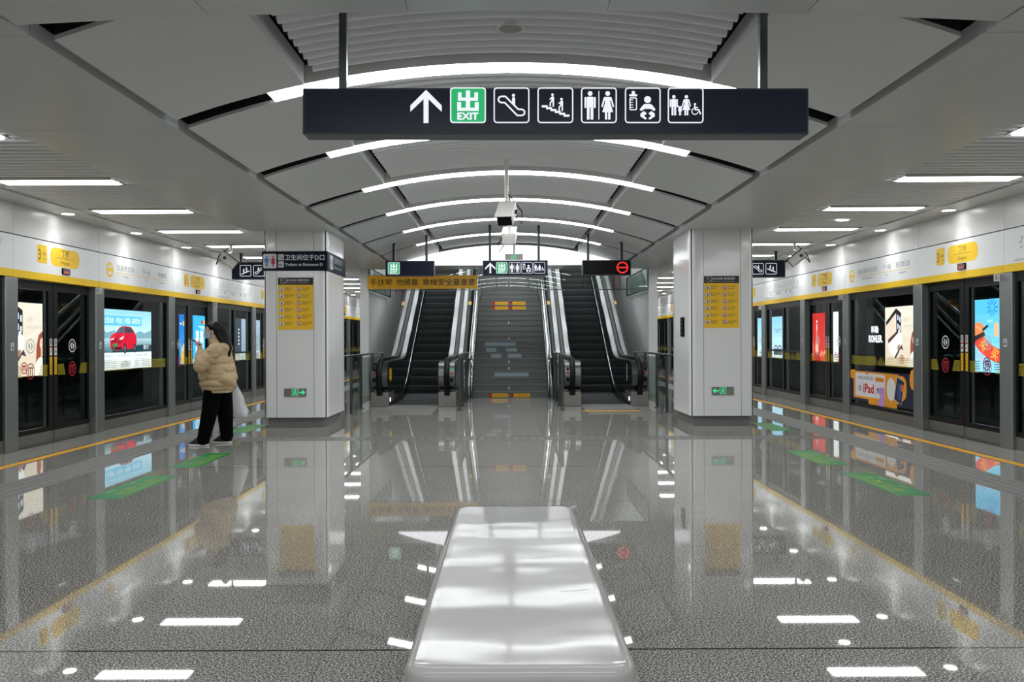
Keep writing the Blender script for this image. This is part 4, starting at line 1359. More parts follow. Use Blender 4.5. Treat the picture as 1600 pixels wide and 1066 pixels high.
# ================================================================== PILLARS
def pillar(sg):
    x0, x1, y0, y1 = 2.90, 3.92, 13.03, 14.45
    lab = ('white-clad square pillar with navy toilet sign band' if sg < 0 else 'white-clad square pillar with small black wall unit on its side')
    t = thing('pillar', lab, 'pillar', (sg * 3.41, 13.74, 0))
    t['kind'] = 'thing'
    d = MB(); d.box(sg * (x0 + 0.06), sg * (x1 - 0.06), y0 + 0.06, y1 - 0.06, 0.0, 0.165, 'granite_dark', 0.004); d.build('plinth', t)
    d = MB(); d.box(sg * (x0 + 0.02), sg * (x1 - 0.02), y0 + 0.02, y1 - 0.02, 0.16, 3.149, 'black_gap'); d.build('core', t)
    zt = 3.1495
    # corner pieces with rounded edge, then flat panels between open joints
    def corner(cx, cy, sx, sy):
        d = MB()
        r = 0.09
        a = 0.21
        pts = []
        for i in range(7):
            q = pi / 2 * i / 6
            pts.append((cx - sx * (r - r * sin(q)), cy - sy * (r - r * cos(q))))
        pts = [(cx - sx * a, cy)] + pts + [(cx, cy - sy * a)]
        inner = [(cx, cy - sy * a)]
        lo = [V((x, y, 0.16)) for x, y in pts]; hi = [V((x, y, zt)) for x, y in pts]
        d.loft([lo, hi], 'pillar_white', caps=False, closed=False)
        q = V((-sx * 0.02, -sy * 0.02, 0))
        for z, L in ((0.16, lo), (zt, hi)):
            d.face(L + [V((cx - sx * 0.025, cy - sy * a, z)), V((cx - sx * a, cy - sy * 0.025, z))], 'pillar_white')
        d.build('corner_panel', t)
    for cx, sx in ((sg * x0, -sg), (sg * x1, sg)):
        for cy, sy in ((y0, -1), (y1, 1)):
            corner(cx, cy, sx, sy)
    d = MB(); d.box(sg * (x0 + 0.216), sg * (x1 - 0.216), y0, y0 + 0.03, 0.16, zt, 'pillar_white'); d.build('face_panel', t)
    d = MB(); d.box(sg * (x0 + 0.216), sg * (x1 - 0.216), y1 - 0.03, y1, 0.16, zt, 'pillar_white'); d.build('face_panel', t)
    for x in (x0, x1 - 0.03):
        d = MB(); d.box(sg * x, sg * (x + 0.03), y0 + 0.213, y1 - 0.213, 0.16, zt, 'pillar_white'); d.build('side_panel', t)
    # escalator safety poster
    c = sg * 3.40
    F = front(c - 0.28, y0 - 0.001, 1.565)
    p = thing('safety_poster', 'yellow escalator safety poster with black heading on the %s' % ('pillar bearing the toilet sign' if sg < 0 else 'pillar without a toilet sign'), 'poster', (c, y0, 1.565), 'escalator safety posters')
    d = MB(); d.fbox(F, 0, 0.56, 0, 0.83, 0, 0.004, P('#efbe16')); d.build('sheet', p)
    d = MB()
    d.rect(F, 0, 0.715, 0.56, 0.83, 0.005, P('#15171a'))
    G = F.sub(0.04, 0.735, 0.08)
    d.rrect_line(G, 0, 0, 1, 1, 0.1, 0.05, 0.006, P('#cfcfcf'))
    d.line(G, [(0.15, 0.75), (0.3, 0.75), (0.7, 0.25), (0.85, 0.25)], 0.08, 0.006, P('#cfcfcf'))
    d.text(F, '自动扶梯 乘梯须知', 0.13, 0.77, 0.045, 0.006, P('#d8d8d8'), 'l', fit=0.36)
    d.text(F, 'Safety Tips on Taking Escalators', 0.13, 0.738, 0.02, 0.006, P('#c8c8c8'), 'l', fit=0.36)
    d.build('heading', p)
    d = MB()
    L = ['紧握扶手', '看管好小孩和老人', '站稳扶好', '照顾老幼', '靠右站立', '注意脚下']
    R = ['禁止踩踏', '禁止逆行', '禁止推婴儿车', '禁止攀爬', '禁止携带大件', '禁止运货推车']
    for col, names in ((0, L), (1, R)):
        for r in range(6):
            x = 0.055 + 0.275 * col; y = 0.645 - 0.110 * r
            d.ell(F, x, y, 0.038, 0.038, 0.005, P('#d9d9d9') if col == 0 else P('#b8282c'), 20)
            if col: d.ell(F, x, y, 0.030, 0.030, 0.006, P('#e2e2e2'), 20)
            else: d.ring(F, x, y, 0.033, 0.037, 0.0055, P('#30445a'), 20)
            d.ell(F, x, y + 0.014, 0.007, 0.007, 0.007, P('#26282c'), 8)
            d.poly(F, [(x - 0.011, y - 0.022), (x + 0.013, y - 0.020), (x + 0.010, y + 0.006), (x - 0.008, y + 0.006)], 0.007, P('#26282c'))
            if col: d.line(F, [(x - 0.021, y + 0.021), (x + 0.021, y - 0.021)], 0.007, 0.0075, P('#b8282c'))
            d.text(F, names[r], x + 0.05, y + 0.004, 0.03, 0.005, P('#5a4a10'), 'l', fit=min(0.155, 0.03 * len(names[r])))
            for q in range(2):
                d.rect(F, x + 0.05, y - 0.014 - 0.012 * q, x + 0.16 - 0.03 * q, y - 0.009 - 0.012 * q, 0.005, P('#8a7018'))
    d.build('rules', p)
    # emergency exit sign
    c = sg * 3.41
    e = thing('emergency_exit_sign', 'small lit green running-man exit sign low on the pillar %s the toilet band' % ('with' if sg < 0 else 'without'),
              'exit sign', (c, y0, 0.5), 'low exit signs')
    x = c + (0.0 if sg < 0 else -0.0)
    F = front(x - 0.175, y0 - 0.018, 0.50)
    d = MB(); d.fbox(F, 0, 0.35, 0, 0.125, -0.018, 0.004, 'kick_steel'); d.build('case', e)
    d = MB()
    if sg < 0:
        G = F.sub(0.12, 0.008, 0.11); pic_running(d, G, 0.005, 'lit_exit')
        d.line(F, [(0.24, 0.062), (0.32, 0.062)], 0.018, 0.005, 'lit_exit'); d.line(F, [(0.29, 0.095), (0.325, 0.062), (0.29, 0.03)], 0.016, 0.0054, 'lit_exit')
    else:
        G = F.sub(0.12, 0.008, 0.11); pic_running(d, G, 0.005, 'lit_exit')
        d.line(F, [(0.11, 0.062), (0.03, 0.062)], 0.018, 0.005, 'lit_exit'); d.line(F, [(0.06, 0.095), (0.025, 0.062), (0.06, 0.03)], 0.016, 0.0054, 'lit_exit')
    d.build('pictogram', e)
    if sg < 0:
        z0, z1 = 2.505, 2.815
        s = thing('toilet_sign_band', 'navy toilet direction band wrapped round the pillar on the left', 'sign', (c, y0, z0))
        d = MB()
        n = 'navy_dark'
        d.box(-x1 - 0.012, -x0 + 0.012, y0 - 0.012, y0 + 0.0, z0, z1, n)
        d.box(-x0, -x0 + 0.012, y0, y1 + 0.012, z0, z1, n)
        d.build('band', s)
        F = front(-x1 - 0.012, y0 - 0.0125, z0)
        w = P('#c8d0d8')
        d = MB()
        d.rrect(F, 0.02, 0.04, 0.23, 0.27, 0.02, 0.001, P('#d2d4d6'))
        man(d, F, 0.072, 0.065, 0.175, 0.002, P('#2a78c0')); woman(d, F, 0.178, 0.065, 0.175, 0.002, P('#b0183c'))
        d.rect(F, 0.122, 0.07, 0.127, 0.24, 0.002, P('#888888'))
        for z in (0.165, 0.05):
            d.rrect(F, 0.255, z, 0.35, z + 0.10, 0.012, 0.001, P('#d2d4d6'))
        pic_baby(d, F.sub(0.262, 0.172, 0.08), 0.002, P('#26304a')); pic_family(d, F.sub(0.262, 0.057, 0.08), 0.002, P('#26304a'))
        d.text(F, '卫生间位于D口', 0.365, 0.175, 0.098, 0.001, w, 'l', fit=0.63, bold=0.0022)
        d.text(F, 'Toilets at Entrance D', 0.367, 0.078, 0.06, 0.001, w, 'l', fit=0.60, bold=0.0022)
        G = Fr((-x0 + 0.0125, y0, z0), (0, 1, 0), (0, 0, 1))
        d.rrect(G, 0.16, 0.04, 0.40, 0.27, 0.02, 0.001, P('#d2d4d6'))
        man(d, G, 0.22, 0.065, 0.175, 0.002, P('#2a78c0')); woman(d, G, 0.33, 0.065, 0.175, 0.002, P('#b0183c'))
        d.text(G, '卫生间位于D口', 0.46, 0.175, 0.098, 0.001, w, 'l', fit=0.66)
        d.text(G, 'Toilets at Entrance D', 0.46, 0.078, 0.06, 0.001, w, 'l', fit=0.62)
        d.build('lettering', s)
    else:
        u = thing('wall_unit', 'small black call unit on the inner side of the pillar', 'control box', (x0, 13.35, 1.45))
        d = MB(); d.box(x0 - 0.03, x0, 13.46, 13.66, 1.43, 1.75, 'black_plastic', 0.006); d.build('case', u)
        d = MB()
        for z in (1.48, 1.55, 1.62, 1.68):
            d.box(x0 - 0.034, x0 - 0.029, 13.50, 13.62, z, z + 0.035, 'dark_steel')
        d.build('buttons', u)
pillar(-1); pillar(1)

# ================================================================== HANGING SIGNS
def pole(x, y, z0, z1, m, parent, r=0.022, square=True):
    d = MB()
    if square:
        d.box(x - r, x + r, y - r, y + r, z0, z1, m, 0.004, 1)
        d.box(x - r * 2, x + r * 2, y - r * 2, y + r * 2, z1 - 0.006, z1, m)
    else:
        d.tube([(x, y, z0), (x, y, z1)], r, m, 14)
        d.tube([(x, y, z1 - 0.008), (x, y, z1)], r * 2.2, m, 16)
    return d.build('pole', parent)

def sign_case(x0, x1, y0, y1, z0, z1, parent, face='sign_navy'):
    d = MB()
    d.box(x0, x1, y0 + 0.004, y1, z0, z1, 'sign_case', 0.006, 1)
    d.build('case', parent)
    d = MB()
    b = 0.012
    d.box(x0 + b, x1 - b, y0, y0 + 0.006, z0 + b, z1 - b, face)
    d.build('face', parent)

def big_sign():
    k = 5.05 / 1275
    x0, x1 = (472 - 793.5) * k, (1264 - 793.5) * k
    z0, z1 = 2.667, 2.955
    t = thing('hanging_sign', 'large navy hanging sign with up arrow, green exit symbol and five pictograms', 'sign', ((x0 + x1) / 2, 5.13, z0))
    sign_case(x0, x1, 5.05, 5.207, z0, z1, t)
    F = front(x0, 5.049, 2.667)
    w = 'lit_white'
    s = 56 * k
    zb = 0.068
    d = MB(); pic_arrow(d, F.sub(169 * k, zb + 0.0, 49 * k, 52 * k), 0.001, w); d.build('arrow', t)
    d = MB(); pic_exit(d, F.sub(231 * k, zb, s), 0.001, 'lit_green', w); d.build('exit_symbol', t)
    for px, fn in ((299, pic_escalator), (367.5, pic_stairs), (435.5, pic_toilet), (504, pic_baby), (571, pic_family)):
        d = MB(); fn(d, F.sub(px * k, zb, s), 0.001, w); d.build('pictogram', t)
    t.rotation_euler = (0, 0.0045, 0)
    for px in (532, 1198):
        x = (px - 793.5) * k
        pole(x, 5.13, z1 - 0.002, zarch(x) + (0.075 if abs(x) < 1.5 else 0.003), 'pole_steel', t, 0.024)
big_sign()

def far_sign(name, label, px0, px1, kind):
    y = 16.0
    k = y / 1275
    x0, x1 = (px0 - 793.5) * k, (px1 - 793.5) * k
    z0, z1 = 2.645, 2.945
    t = thing(name, label, 'sign', ((x0 + x1) / 2, y + 0.08, z0))
    sign_case(x0, x1, y, y + 0.16, z0, z1, t, 'navy_dark' if kind != 'led' else 'black_plastic')
    F = front(x0, y - 0.001, z0)
    w = 'lit_white'
    if kind == 'exit':
        d = MB(); pic_exit(d, F.sub(4 * k, 0.035, 0.232), 0.001, 'lit_green', w); d.build('exit_symbol', t)
        poles = (613.5, 664.8)
    elif kind == 'main':
        d = MB(); pic_arrow(d, F.sub(4 * k, 0.045, 16 * k, 0.21), 0.001, w); d.build('arrow', t)
        d = MB(); pic_exit(d, F.sub(21.2 * k, 0.04, 0.222), 0.001, 'lit_green', w); d.build('exit_symbol', t)
        for px, fn in ((41.2, pic_toilet), (60.6, pic_baby), (80, pic_family)):
            d = MB(); fn(d, F.sub(px * k, 0.04, 0.222), 0.001, w); d.build('pictogram', t)
        poles = (764.5, 841)
    else:
        d = MB()
        c = (971.5 - px0) * k
        d.ring(F, c, 0.15, 0.09, 0.113, 0.001, 'lit_red', 32)
        d.rect(F, c - 0.095, 0.138, c + 0.095, 0.162, 0.0012, 'lit_red')
        d.build('no_entry_symbol', t)
        poles = (918.5, 971)
    for px in poles:
        x = (px - 793.5) * k
        pole(x, y + 0.08, z1 - 0.002, zarch(x) + (0.075 if abs(x) < 1.5 else 0.004), 'pole_dark', t, 0.024)
far_sign('hanging_sign', 'dark hanging sign with one green exit symbol above the left escalator', 601, 677.5, 'exit')
far_sign('hanging_sign', 'navy hanging sign with white arrow, green exit and toilet symbols above the stairs', 753, 855, 'main')
far_sign('hanging_sign', 'black hanging display with a red no-entry ring above the right escalator', 909, 985, 'led')

for sg in (-1, 1):
    y = 16.5
    t = thing('hanging_sign', 'navy side sign with stairs and escalator symbols half hidden by the %s pillar' % SIDE[sg], 'sign', (sg * 4.95, y + 0.08, 2.63))
    sign_case(sg * 4.3, sg * 5.6, y, y + 0.16, 2.63, 2.98, t, 'navy_dark') if sg > 0 else sign_case(-5.6, -4.3, y, y + 0.16, 2.63, 2.98, t, 'navy_dark')
    k = y / 1275
    F = front((-5.6 if sg < 0 else 4.3), y - 0.001, 2.63)
    s = 0.225
    if sg < 0:
        d = MB(); pic_stairs(d, F.sub(0.17, 0.06, s), 0.001, 'lit_white', True); d.build('pictogram', t)
        d = MB(); pic_escalator(d, F.sub(0.44, 0.06, s), 0.001, 'lit_white', True); d.build('pictogram', t)
    else:
        d = MB(); pic_escalator(d, F.sub(0.63, 0.06, s), 0.001, 'lit_white'); d.build('pictogram', t)
        d = MB(); pic_stairs(d, F.sub(0.90, 0.06, s), 0.001, 'lit_white'); d.build('pictogram', t)
    for x in (sg * 5.43, sg * 4.5):
        pole(x, y + 0.08, 2.978, 3.166, 'pole_dark', t, 0.022)

# emergency exit box hanging before the bright end of the vault
t = thing('emergency_exit_sign', 'tiny grey exit box with green figure hanging before the bright end of the vault', 'exit sign', (0.13, 19.0, 3.25))
d = MB(); d.box(-0.08, 0.335, 18.98, 19.03, 3.245, 3.385, 'kick_steel', 0.004, 1); d.build('case', t)
d = MB(); G = front(0.065, 18.979, 3.255); pic_running(d, G.sub(0, 0, 0.125), 0.001, 'lit_exit'); d.build('pictogram', t)
pole(0.13, 19.0, 3.38, zarch(0) + 0.075, 'pole_steel', t, 0.018, False)

# ================================================================== SURVEILLANCE CAMERAS
def bullet_camera(x, y, zc, ztop, yaw, pitch, label, scale=1.0, flip=1, shield='white_plastic'):
    t = thing('surveillance_camera', label, 'camera', (x, y, zc))
    R = Matrix.Translation(V((x, y, zc))) @ Matrix.Rotation(yaw, 4, 'Z') @ Matrix.Rotation(pitch, 4, 'X')
    L, W, H = 0.36 * scale, 0.20 * scale, 0.16 * scale
    def xfbox(d, x0, x1, y0, y1, z0, z1, m, bev=0.0):
        bm = bmesh.new(); bmesh.ops.create_cube(bm, size=1.0)
        for v in bm.verts:
            v.co = V(((x0 + x1) / 2 + v.co.x * (x1 - x0), (y0 + y1) / 2 + v.co.y * (y1 - y0), (z0 + z1) / 2 + v.co.z * (z1 - z0)))
        if bev:
            bmesh.ops.bevel(bm, geom=bm.edges[:], offset=bev, segments=2, profile=0.5, affect='EDGES')
        d.bm(bm, m, False, R)
    d = MB(); xfbox(d, -W / 2, W / 2, -L * 0.45, L * 0.5, -H / 2, H / 2, 'white_plastic', 0.02 * scale); d.build('housing', t)
    d = MB(); xfbox(d, -W * 0.54, W * 0.54, -L * 0.58, L * 0.48, H * 0.46, H * 0.56, shield, 0.006 * scale); d.build('sun_shield', t)
    d = MB(); xfbox(d, -W * 0.44, W * 0.44, -L * 0.475, -L * 0.44, -H * 0.42, H * 0.42, 'black_plastic', 0.012 * scale); d.build('window', t)
    j = R @ V((flip * W * 0.62, L * 0.2, -H * 0.1))
    d = MB(); d.tube([R @ V((flip * W * 0.45, L * 0.2, -H * 0.1)), j], 0.03 * scale, 'pole_dark', 12); d.build('joint', t)
    d = MB()
    top = V((x + flip * 0.0, y + 0.16, ztop))
    q = R @ V((0, L * 0.35, H * 0.3))
    d.tube([q, V((top.x, top.y, q.z + 0.05)), V((top.x, top.y, ztop))], 0.024, 'white_plastic', 12)
    d.tube([V((top.x, top.y, ztop - 0.01)), top], 0.06, 'white_plastic', 16)
    d.build('pole', t)
    d = MB()
    pts = [R @ V((flip * W * 0.3, L * 0.3, -H * 0.45)), R @ V((flip * W * 0.75, L * 0.30, -H * 1.3)), R @ V((flip * W * 0.8, L * 0.45, -H * 0.4)), V((top.x + flip * 0.03, top.y, q.z + 0.15))]
    d.tube(pts, 0.008, 'black_plastic', 8); d.build('cable', t)

bullet_camera(-0.02, 10.1, 2.95, 3.68, radians(-12), radians(38), 'nearer white bullet camera on a long pole under the vault', 1.0)
bullet_camera(0.015, 12.3, 2.95, 3.68, radians(175), radians(-24), 'farther white bullet camera on a pole, just below and behind the nearer one', 1.0)
bullet_camera(-5.12, 14.9, 2.86, 3.153, radians(112), radians(38), 'white bullet camera hanging beside the side sign on the left', 1.0, -1, 'black_plastic')
bullet_camera(5.28, 14.9, 2.86, 3.153, radians(-112), radians(38), 'white bullet camera hanging beside the side sign on the right', 1.0, 1, 'black_plastic')

# ================================================================== ESCALATORS
ESC_S = 0.578
def esc_nose(y):             # height of the step noses
    return max(0.0, ESC_S * (y - 19.6))

def handrail_path(top_off=0.0):
    """(y, z) from the inlet under the newel round the front and up the incline"""
    pts = []
    cy, cz, r = 17.12, 0.645, 0.345 + top_off
    pts.append((cy + 0.10, cz - r))
    for i in range(13):
        t = radians(270 - 180 * i / 12)
        pts.append((cy + r * cos(t), cz + r * sin(t)))
    zt = cz + r
    y1 = 19.25
    pts.append((18.2, zt))
    n = 8
    for i in range(n + 1):                 # blend flat -> incline
        y = y1 + 1.0 * i / n
        z = zt + ESC_S * 0.5 * (i / n) ** 2 * 1.0
        pts.append((y, z))
    ye, ze = pts[-1]
    pts.append((29.6, ze + ESC_S * (29.6 - ye)))
    return pts

def escalator(sg, xc, label):
    t = thing('escalator', label, 'escalator', (xc, 17.4, 0.0))
    hw = 0.5
    # steps
    d = MB()
    d.box(xc - hw - 0.02, xc + hw + 0.02, 15.1, 17.4, 0.001, 0.006, 'esc_plate')
    for i in range(34):
        d.box(xc - hw + 0.004 + i * 0.0296, xc - hw + 0.018 + i * 0.0296, 16.2, 17.38, 0.006, 0.009, 'esc_plate')
    for i in range(50):
        y = 15.15 + 0.02 * i
        d.box(xc - hw, xc + hw, y, y + 0.008, 0.006, 0.0075, 'esc_plate')
    d.build('floor_plate', t)
    d = MB(); d.box(xc - hw, xc + hw, 17.36, 17.46, 0.003, 0.014, 'yellow_line' if False else 'dark_steel'); d.build('comb', t)
    for n in range(-2, 29):
        y = 17.46 + (n + 2) * 0.40 if n < 0 else 19.65 + 0.346 * n
        if n < 0:
            y0_, y1_, z = 17.46 + (n + 2) * 0.75, 17.46 + (n + 3) * 0.75, 0.004
            y1_ = min(y1_, 18.96)
            d = MB(); d.box(xc - hw, xc + hw, y0_ + 0.006, y1_, 0.0, z, 'esc_step'); d.build('step', t)
            continue
        z = 0.06 + 0.2 * n
        if n == 0:
            z = 0.10
        ylen = 0.40
        d = MB()
        # curved riser and tread
        prof = [(y, z), (y + ylen, z), (y + ylen, z - 0.03), (y + 0.03, z - 0.03), (y + 0.025, z - 0.21), (y + 0.012, z - 0.21), (y - 0.004, z - 0.1), (y - 0.004, z - 0.02)]
        if n == 0:
            prof = [(18.97, 0.005), (19.62, 0.07), (y + ylen, z), (y + ylen, 0.0), (18.97, 0.0)]
        G = Fr((xc - hw, 0, 0), (0, 1, 0), (0, 0, 1))
        d.prism(prof, G, 0.0, 2 * hw, 'esc_step')
        if n > 0:
            for q in range(25):
                xa = xc - hw + 0.02 + q * 0.0385
                d.box(xa, xa + 0.012, y - 0.006, y - 0.003, z - 0.19, z - 0.012, 'black_gap')
        d.build('step', t)
    hp = handrail_path()
    body_top = handrail_path(-0.045)
    for q in (-1, 1):
        outer = (q == sg)
        xh = xc + q * 0.70
        xi = xc + q * (hw + 0.03)          # inner face
        xo = xc + q * 0.86                 # outer face
        # balustrade body
        top = body_top
        ye, ze = top[-1]
        prof = [p for p in top] + [(ye, ze - 1.45), (20.3, 0.0), (17.2, 0.0)]
        d = MB()
        G = Fr((0, 0, 0), (0, 1, 0), (0, 0, 1))
        xa, xb = min(xi, xo), max(xi, xo)
        d.prism(prof, Fr((xa, 0, 0), (0, 1, 0), (0, 0, 1)), 0.0, xb - xa, 'steel')
        d.build('balustrade', t)
        # foot box of the newel
        d = MB()
        d.box(xc + q * (hw + 0.015), xc + q * 0.885, 16.95, 17.75, 0.0, 0.30, 'kick_steel', 0.008)
        d.box(xh - 0.01 - 0.03 * q, xh - 0.03 * q + 0.01, 16.947, 16.951, 0.05, 0.07, 'black_gap')
        d.build('newel_base', t)
        # dark inner panel
        lo = []
        pts_top = [(y, z - 0.012) for y, z in body_top if y > 17.12 and z > 0.6]
        y_end, z_end = pts_top[-1]
        front_c = [(17.12 + 0.285 * cos(radians(a)), 0.645 + 0.285 * sin(radians(a))) for a in range(250, 90, -20)]
        prof = front_c + [(17.12, 0.93)] + pts_top + [(y_end, esc_nose(y_end) + 0.24)]
        low = [(21.5, esc_nose(21.5) + 0.24), (20.4, esc_nose(20.4) + 0.24), (19.8, 0.34), (19.3, 0.22), (18.6, 0.16), (17.6, 0.10), (17.03, 0.10)]
        prof = prof + low
        d = MB()
        xs = xi - q * 0.012
        d.prism(prof, Fr((min(xs, xi + q * 0.002), 0, 0), (0, 1, 0), (0, 0, 1)), 0.0, 0.014, 'esc_panel')
        d.build('inner_panel', t)
        # bright skirt trim
        d = MB()
        path = [(xs - q * 0.004, y, z) for y, z in [(17.06, 0.05), (17.5, 0.085), (18.3, 0.12), (19.0, 0.165), (19.5, 0.25), (20.0, esc_nose(20.0) + 0.2), (20.6, esc_nose(20.6) + 0.2), (29.5, esc_nose(29.5) + 0.2)]]
        d.sweep(path, [(-0.006, -0.014), (0.006, -0.014), (0.006, 0.014), (-0.006, 0.014)], (1, 0, 0), 'chrome')
        d.build('skirt_trim', t)
        d = MB()
        prof = [(17.06, 0.0), (17.06, 0.05), (17.5, 0.085), (18.3, 0.12), (19.0, 0.165), (19.5, 0.25), (20.0, esc_nose(20.0) + 0.2), (29.5, esc_nose(29.5) + 0.2), (29.5, esc_nose(29.5) - 0.3), (19.9, -0.0)]
        d.prism(prof, Fr((min(xc + q * (hw + 0.004), xi), 0, 0), (0, 1, 0), (0, 0, 1)), 0.0, 0.02, 'black_frame')
        d.build('skirt', t)
        # handrail
        d = MB()
        sec = [(0.056 * cos(2 * pi * i / 14), 0.034 * sin(2 * pi * i / 14)) for i in range(14)]
        d.sweep([(xh, y, z) for y, z in hp], sec, (1, 0, 0), 'rubber')
        d.build('handrail', t)
        d = MB(); d.box(xh - 0.06, xh + 0.06, 16.90, 17.10, 0.235, 0.36, 'rubber', 0.02); d.build('handrail_inlet', t)
        # chrome guide under the handrail
        d = MB()
        d.sweep([(xh, y, z) for y, z in handrail_path(-0.035)][1:], [(-0.026, -0.012), (0.026, -0.012), (0.026, 0.008), (-0.026, 0.008)], (1, 0, 0), 'chrome')
        d.build('handrail_guide', t)
        # steel decking sloping away from the handrail
        d = MB()
        xw = xc + q * (0.965 if outer else 0.925)
        xs0 = xo - q * 0.02
        pth = [(19.45, 0.84), (20.25, 1.06), (29.6, 1.06 + ESC_S * 9.35)]
        A = [V((xs0, y, z)) for y, z in pth]; B = [V((xw, y, z - 0.05)) for y, z in pth]; Cc = [V((xw, y, max(0.0, z - (1.6 if outer else 1.2)))) for y, z in pth]
        D_ = [V((xs0, y, max(0.0, z - 1.2))) for y, z in pth]
        d.loft([A, B, Cc], 'deck_steel', caps=False, closed=False, smooth=False)
        d.face([A[0], B[0], Cc[0], D_[0]], 'deck_steel')
        d.build('decking', t)
        d = MB()
        yy = 22.6
        zz = 1.06 + ESC_S * (yy - 20.25) + 0.006
        xm = (xs0 + xw) / 2
        dz = 0.025
        d.face([V((xm - 0.07, yy - 0.09, zz - dz - 0.052)), V((xm + 0.07, yy - 0.09, zz - dz - 0.052)), V((xm + 0.07, yy + 0.09, zz - dz + 0.052)), V((xm - 0.07, yy + 0.09, zz - dz + 0.052))], P('#c8a028'))
        d.build('caution_sticker', t)
        # small lit sensor at the foot of the skirt
        if outer:
            d = MB(); G = Fr((xs - q * 0.002, 17.3, 0.0), (0, 1, 0), (0, 0, 1))
            d.box(xs - q * 0.012, xs, 17.12, 17.19, 0.10, 0.18, 'sensor_white', 0.004, 1); d.build('sensor_light', t)
        # controls on the newel front
        d = MB()
        xk = xc + q * 0.80
        for zc_, m in ((0.78, 'lit_green' if (sg < 0 and not outer) else 'black_plastic'), (0.70, 'lit_red')):
            if m == 'lit_red':
                mm = P('#c8202c')
            else:
                mm = m
            yk = 17.12 - sqrt(max(0.0, 0.30 ** 2 - (zc_ - 0.645) ** 2))
            d.tube([(xk, yk - 0.022, zc_), (xk, yk + 0.02, zc_)], 0.024, mm, 14)
        d.box(xk - 0.03, xk + 0.03, 16.812, 16.83, 0.52, 0.60, 'black_plastic')
        d.build('push_button', t)
        if sg < 0 and outer:
            d = MB()
            G = Fr((xs - q * 0.0015, 17.2, 0.66), (0, 1, 0), (0, 0, 1)) if q > 0 else Fr((xs + 0.003, 17.22, 0.66), (0, 1, 0), (0, 0, 1))
            d.ell(G, 0, 0, 0.19, 0.15, 0.001, 'yellow_band', 28)
            d.ring(G, 0, 0, 0.165, 0.18, 0.002, P('#3a3010'), 28, ky=0.8)
            d.line(G, [(-0.1, -0.02), (0.02, -0.02), (0.1, 0.03)], 0.03, 0.002, P('#2a2a18')); d.ell(G, 0.0, 0.055, 0.03, 0.03, 0.002, P('#2a2a18'), 12)
            d.build('handrail_sticker', t)
        if sg > 0 and outer:
            d = MB()
            G = Fr((xs - 0.0035, 17.62, 0.72), (0, 1, 0), (0, 0, 1))
            d.box(xs - 0.004, xs - 0.001, 17.5, 17.53, 0.5, 0.86, 'white_plastic')
            d.build('brush_strip', t)
    return t
escalator(-1, -1.985, 'left escalator with dark steps rising beneath the yellow handrail banner')
escalator(1, 2.015, 'right escalator with dark steps rising beneath the red no-entry display')

# yellow floor strip before the right escalator
t = thing('floor_sticker', 'thin yellow strip on the floor plate before the right escalator', 'floor sticker', (1.85, 15.7, 0.0))
d = MB(); d.box(1.42, 2.55, 15.62, 15.80, 0.0092, 0.0102, 'yellow_line'); d.build('sheet', t)
t = None

# ================================================================== STAIRS
def stairs():
    t = thing('staircase', 'grey granite staircase between the two escalators', 'stairs', (0.03, 19.4, 0))
    x0, x1 = -0.88, 0.94
    z = 0.0
    y = 19.4
    for n in range(38):
        if n == 17:
            d = MB(); d.box(x0, x1, y, y + 1.5, z - 0.4, z, 'stair_granite'); d.build('landing', t)
            y += 1.5 - 0.3
        z += 0.15
        d = MB()
        d.box(x0, x1, y, y + 0.34, z - 0.15 if n else 0.0, z - 0.03, 'stair_granite')
        d.box(x0, x1, y - 0.012, y + 0.34, z - 0.03, z, 'stair_granite')
        for q in range(2):
            d.box(x0 + 0.04, x1 - 0.04, y + 0.03 + 0.03 * q, y + 0.045 + 0.03 * q, z, z + 0.002, 'dark_steel')
        d.build('step', t)
        y += 0.3
    # underside so that nothing shows beneath
    def riser_y(n):
        return 19.4 + 0.3 * (n - 1) - 0.001
    def decal(n, xa, xb, name, fn, z0=0.02, z1=0.11):
        d = MB()
        F = front(xa, riser_y(n), 0.15 * (n - 1))
        fn(d, F, xb - xa, z0, z1)
        d.build(name, t)
    def red_yellow(d, F, w, z0, z1):
        d.rect(F, 0, z0, w * 0.17, z1, 0.001, P('#a81c22')); d.rect(F, w * 0.17, z0, w, z1, 0.001, P('#d8a418'))
        d.text(F, '上下楼梯 请靠右行走', w * 0.22, z0 + 0.028, 0.04, 0.002, P('#6a4a10'), 'l', fit=w * 0.7)
    for n in (1, 16, 17):
        decal(n, -0.48, -0.02, 'riser_sticker', red_yellow)
        decal(n, 0.03, 0.50, 'riser_sticker', red_yellow)
    pale = P('#8e9ca4')
    def pale_strip(d, F, w, z0, z1):
        d.rect(F, 0, z0, w, z1, 0.001, pale)
    for n, xa, xb in ((4, -0.36, 0.49), (7, -0.46, -0.2), (7, -0.03, 0.33), (8, -0.60, -0.33), (8, -0.07, 0.22), (9, -0.64, 0.18)):
        decal(n, xa, xb, 'riser_sticker', pale_strip, 0.02, 0.125)
    for n in (2, 5, 6, 10, 13):
        d = MB()
        F = front(-0.0, riser_y(n), 0.15 * (n - 1))
        d.poly(F, [(-0.02, 0.03), (0.02, 0.03), (0.02, 0.08), (0.0, 0.12), (-0.02, 0.08)], 0.001, P('#b4b4b0'))
        d.build('riser_sticker', t)
stairs()

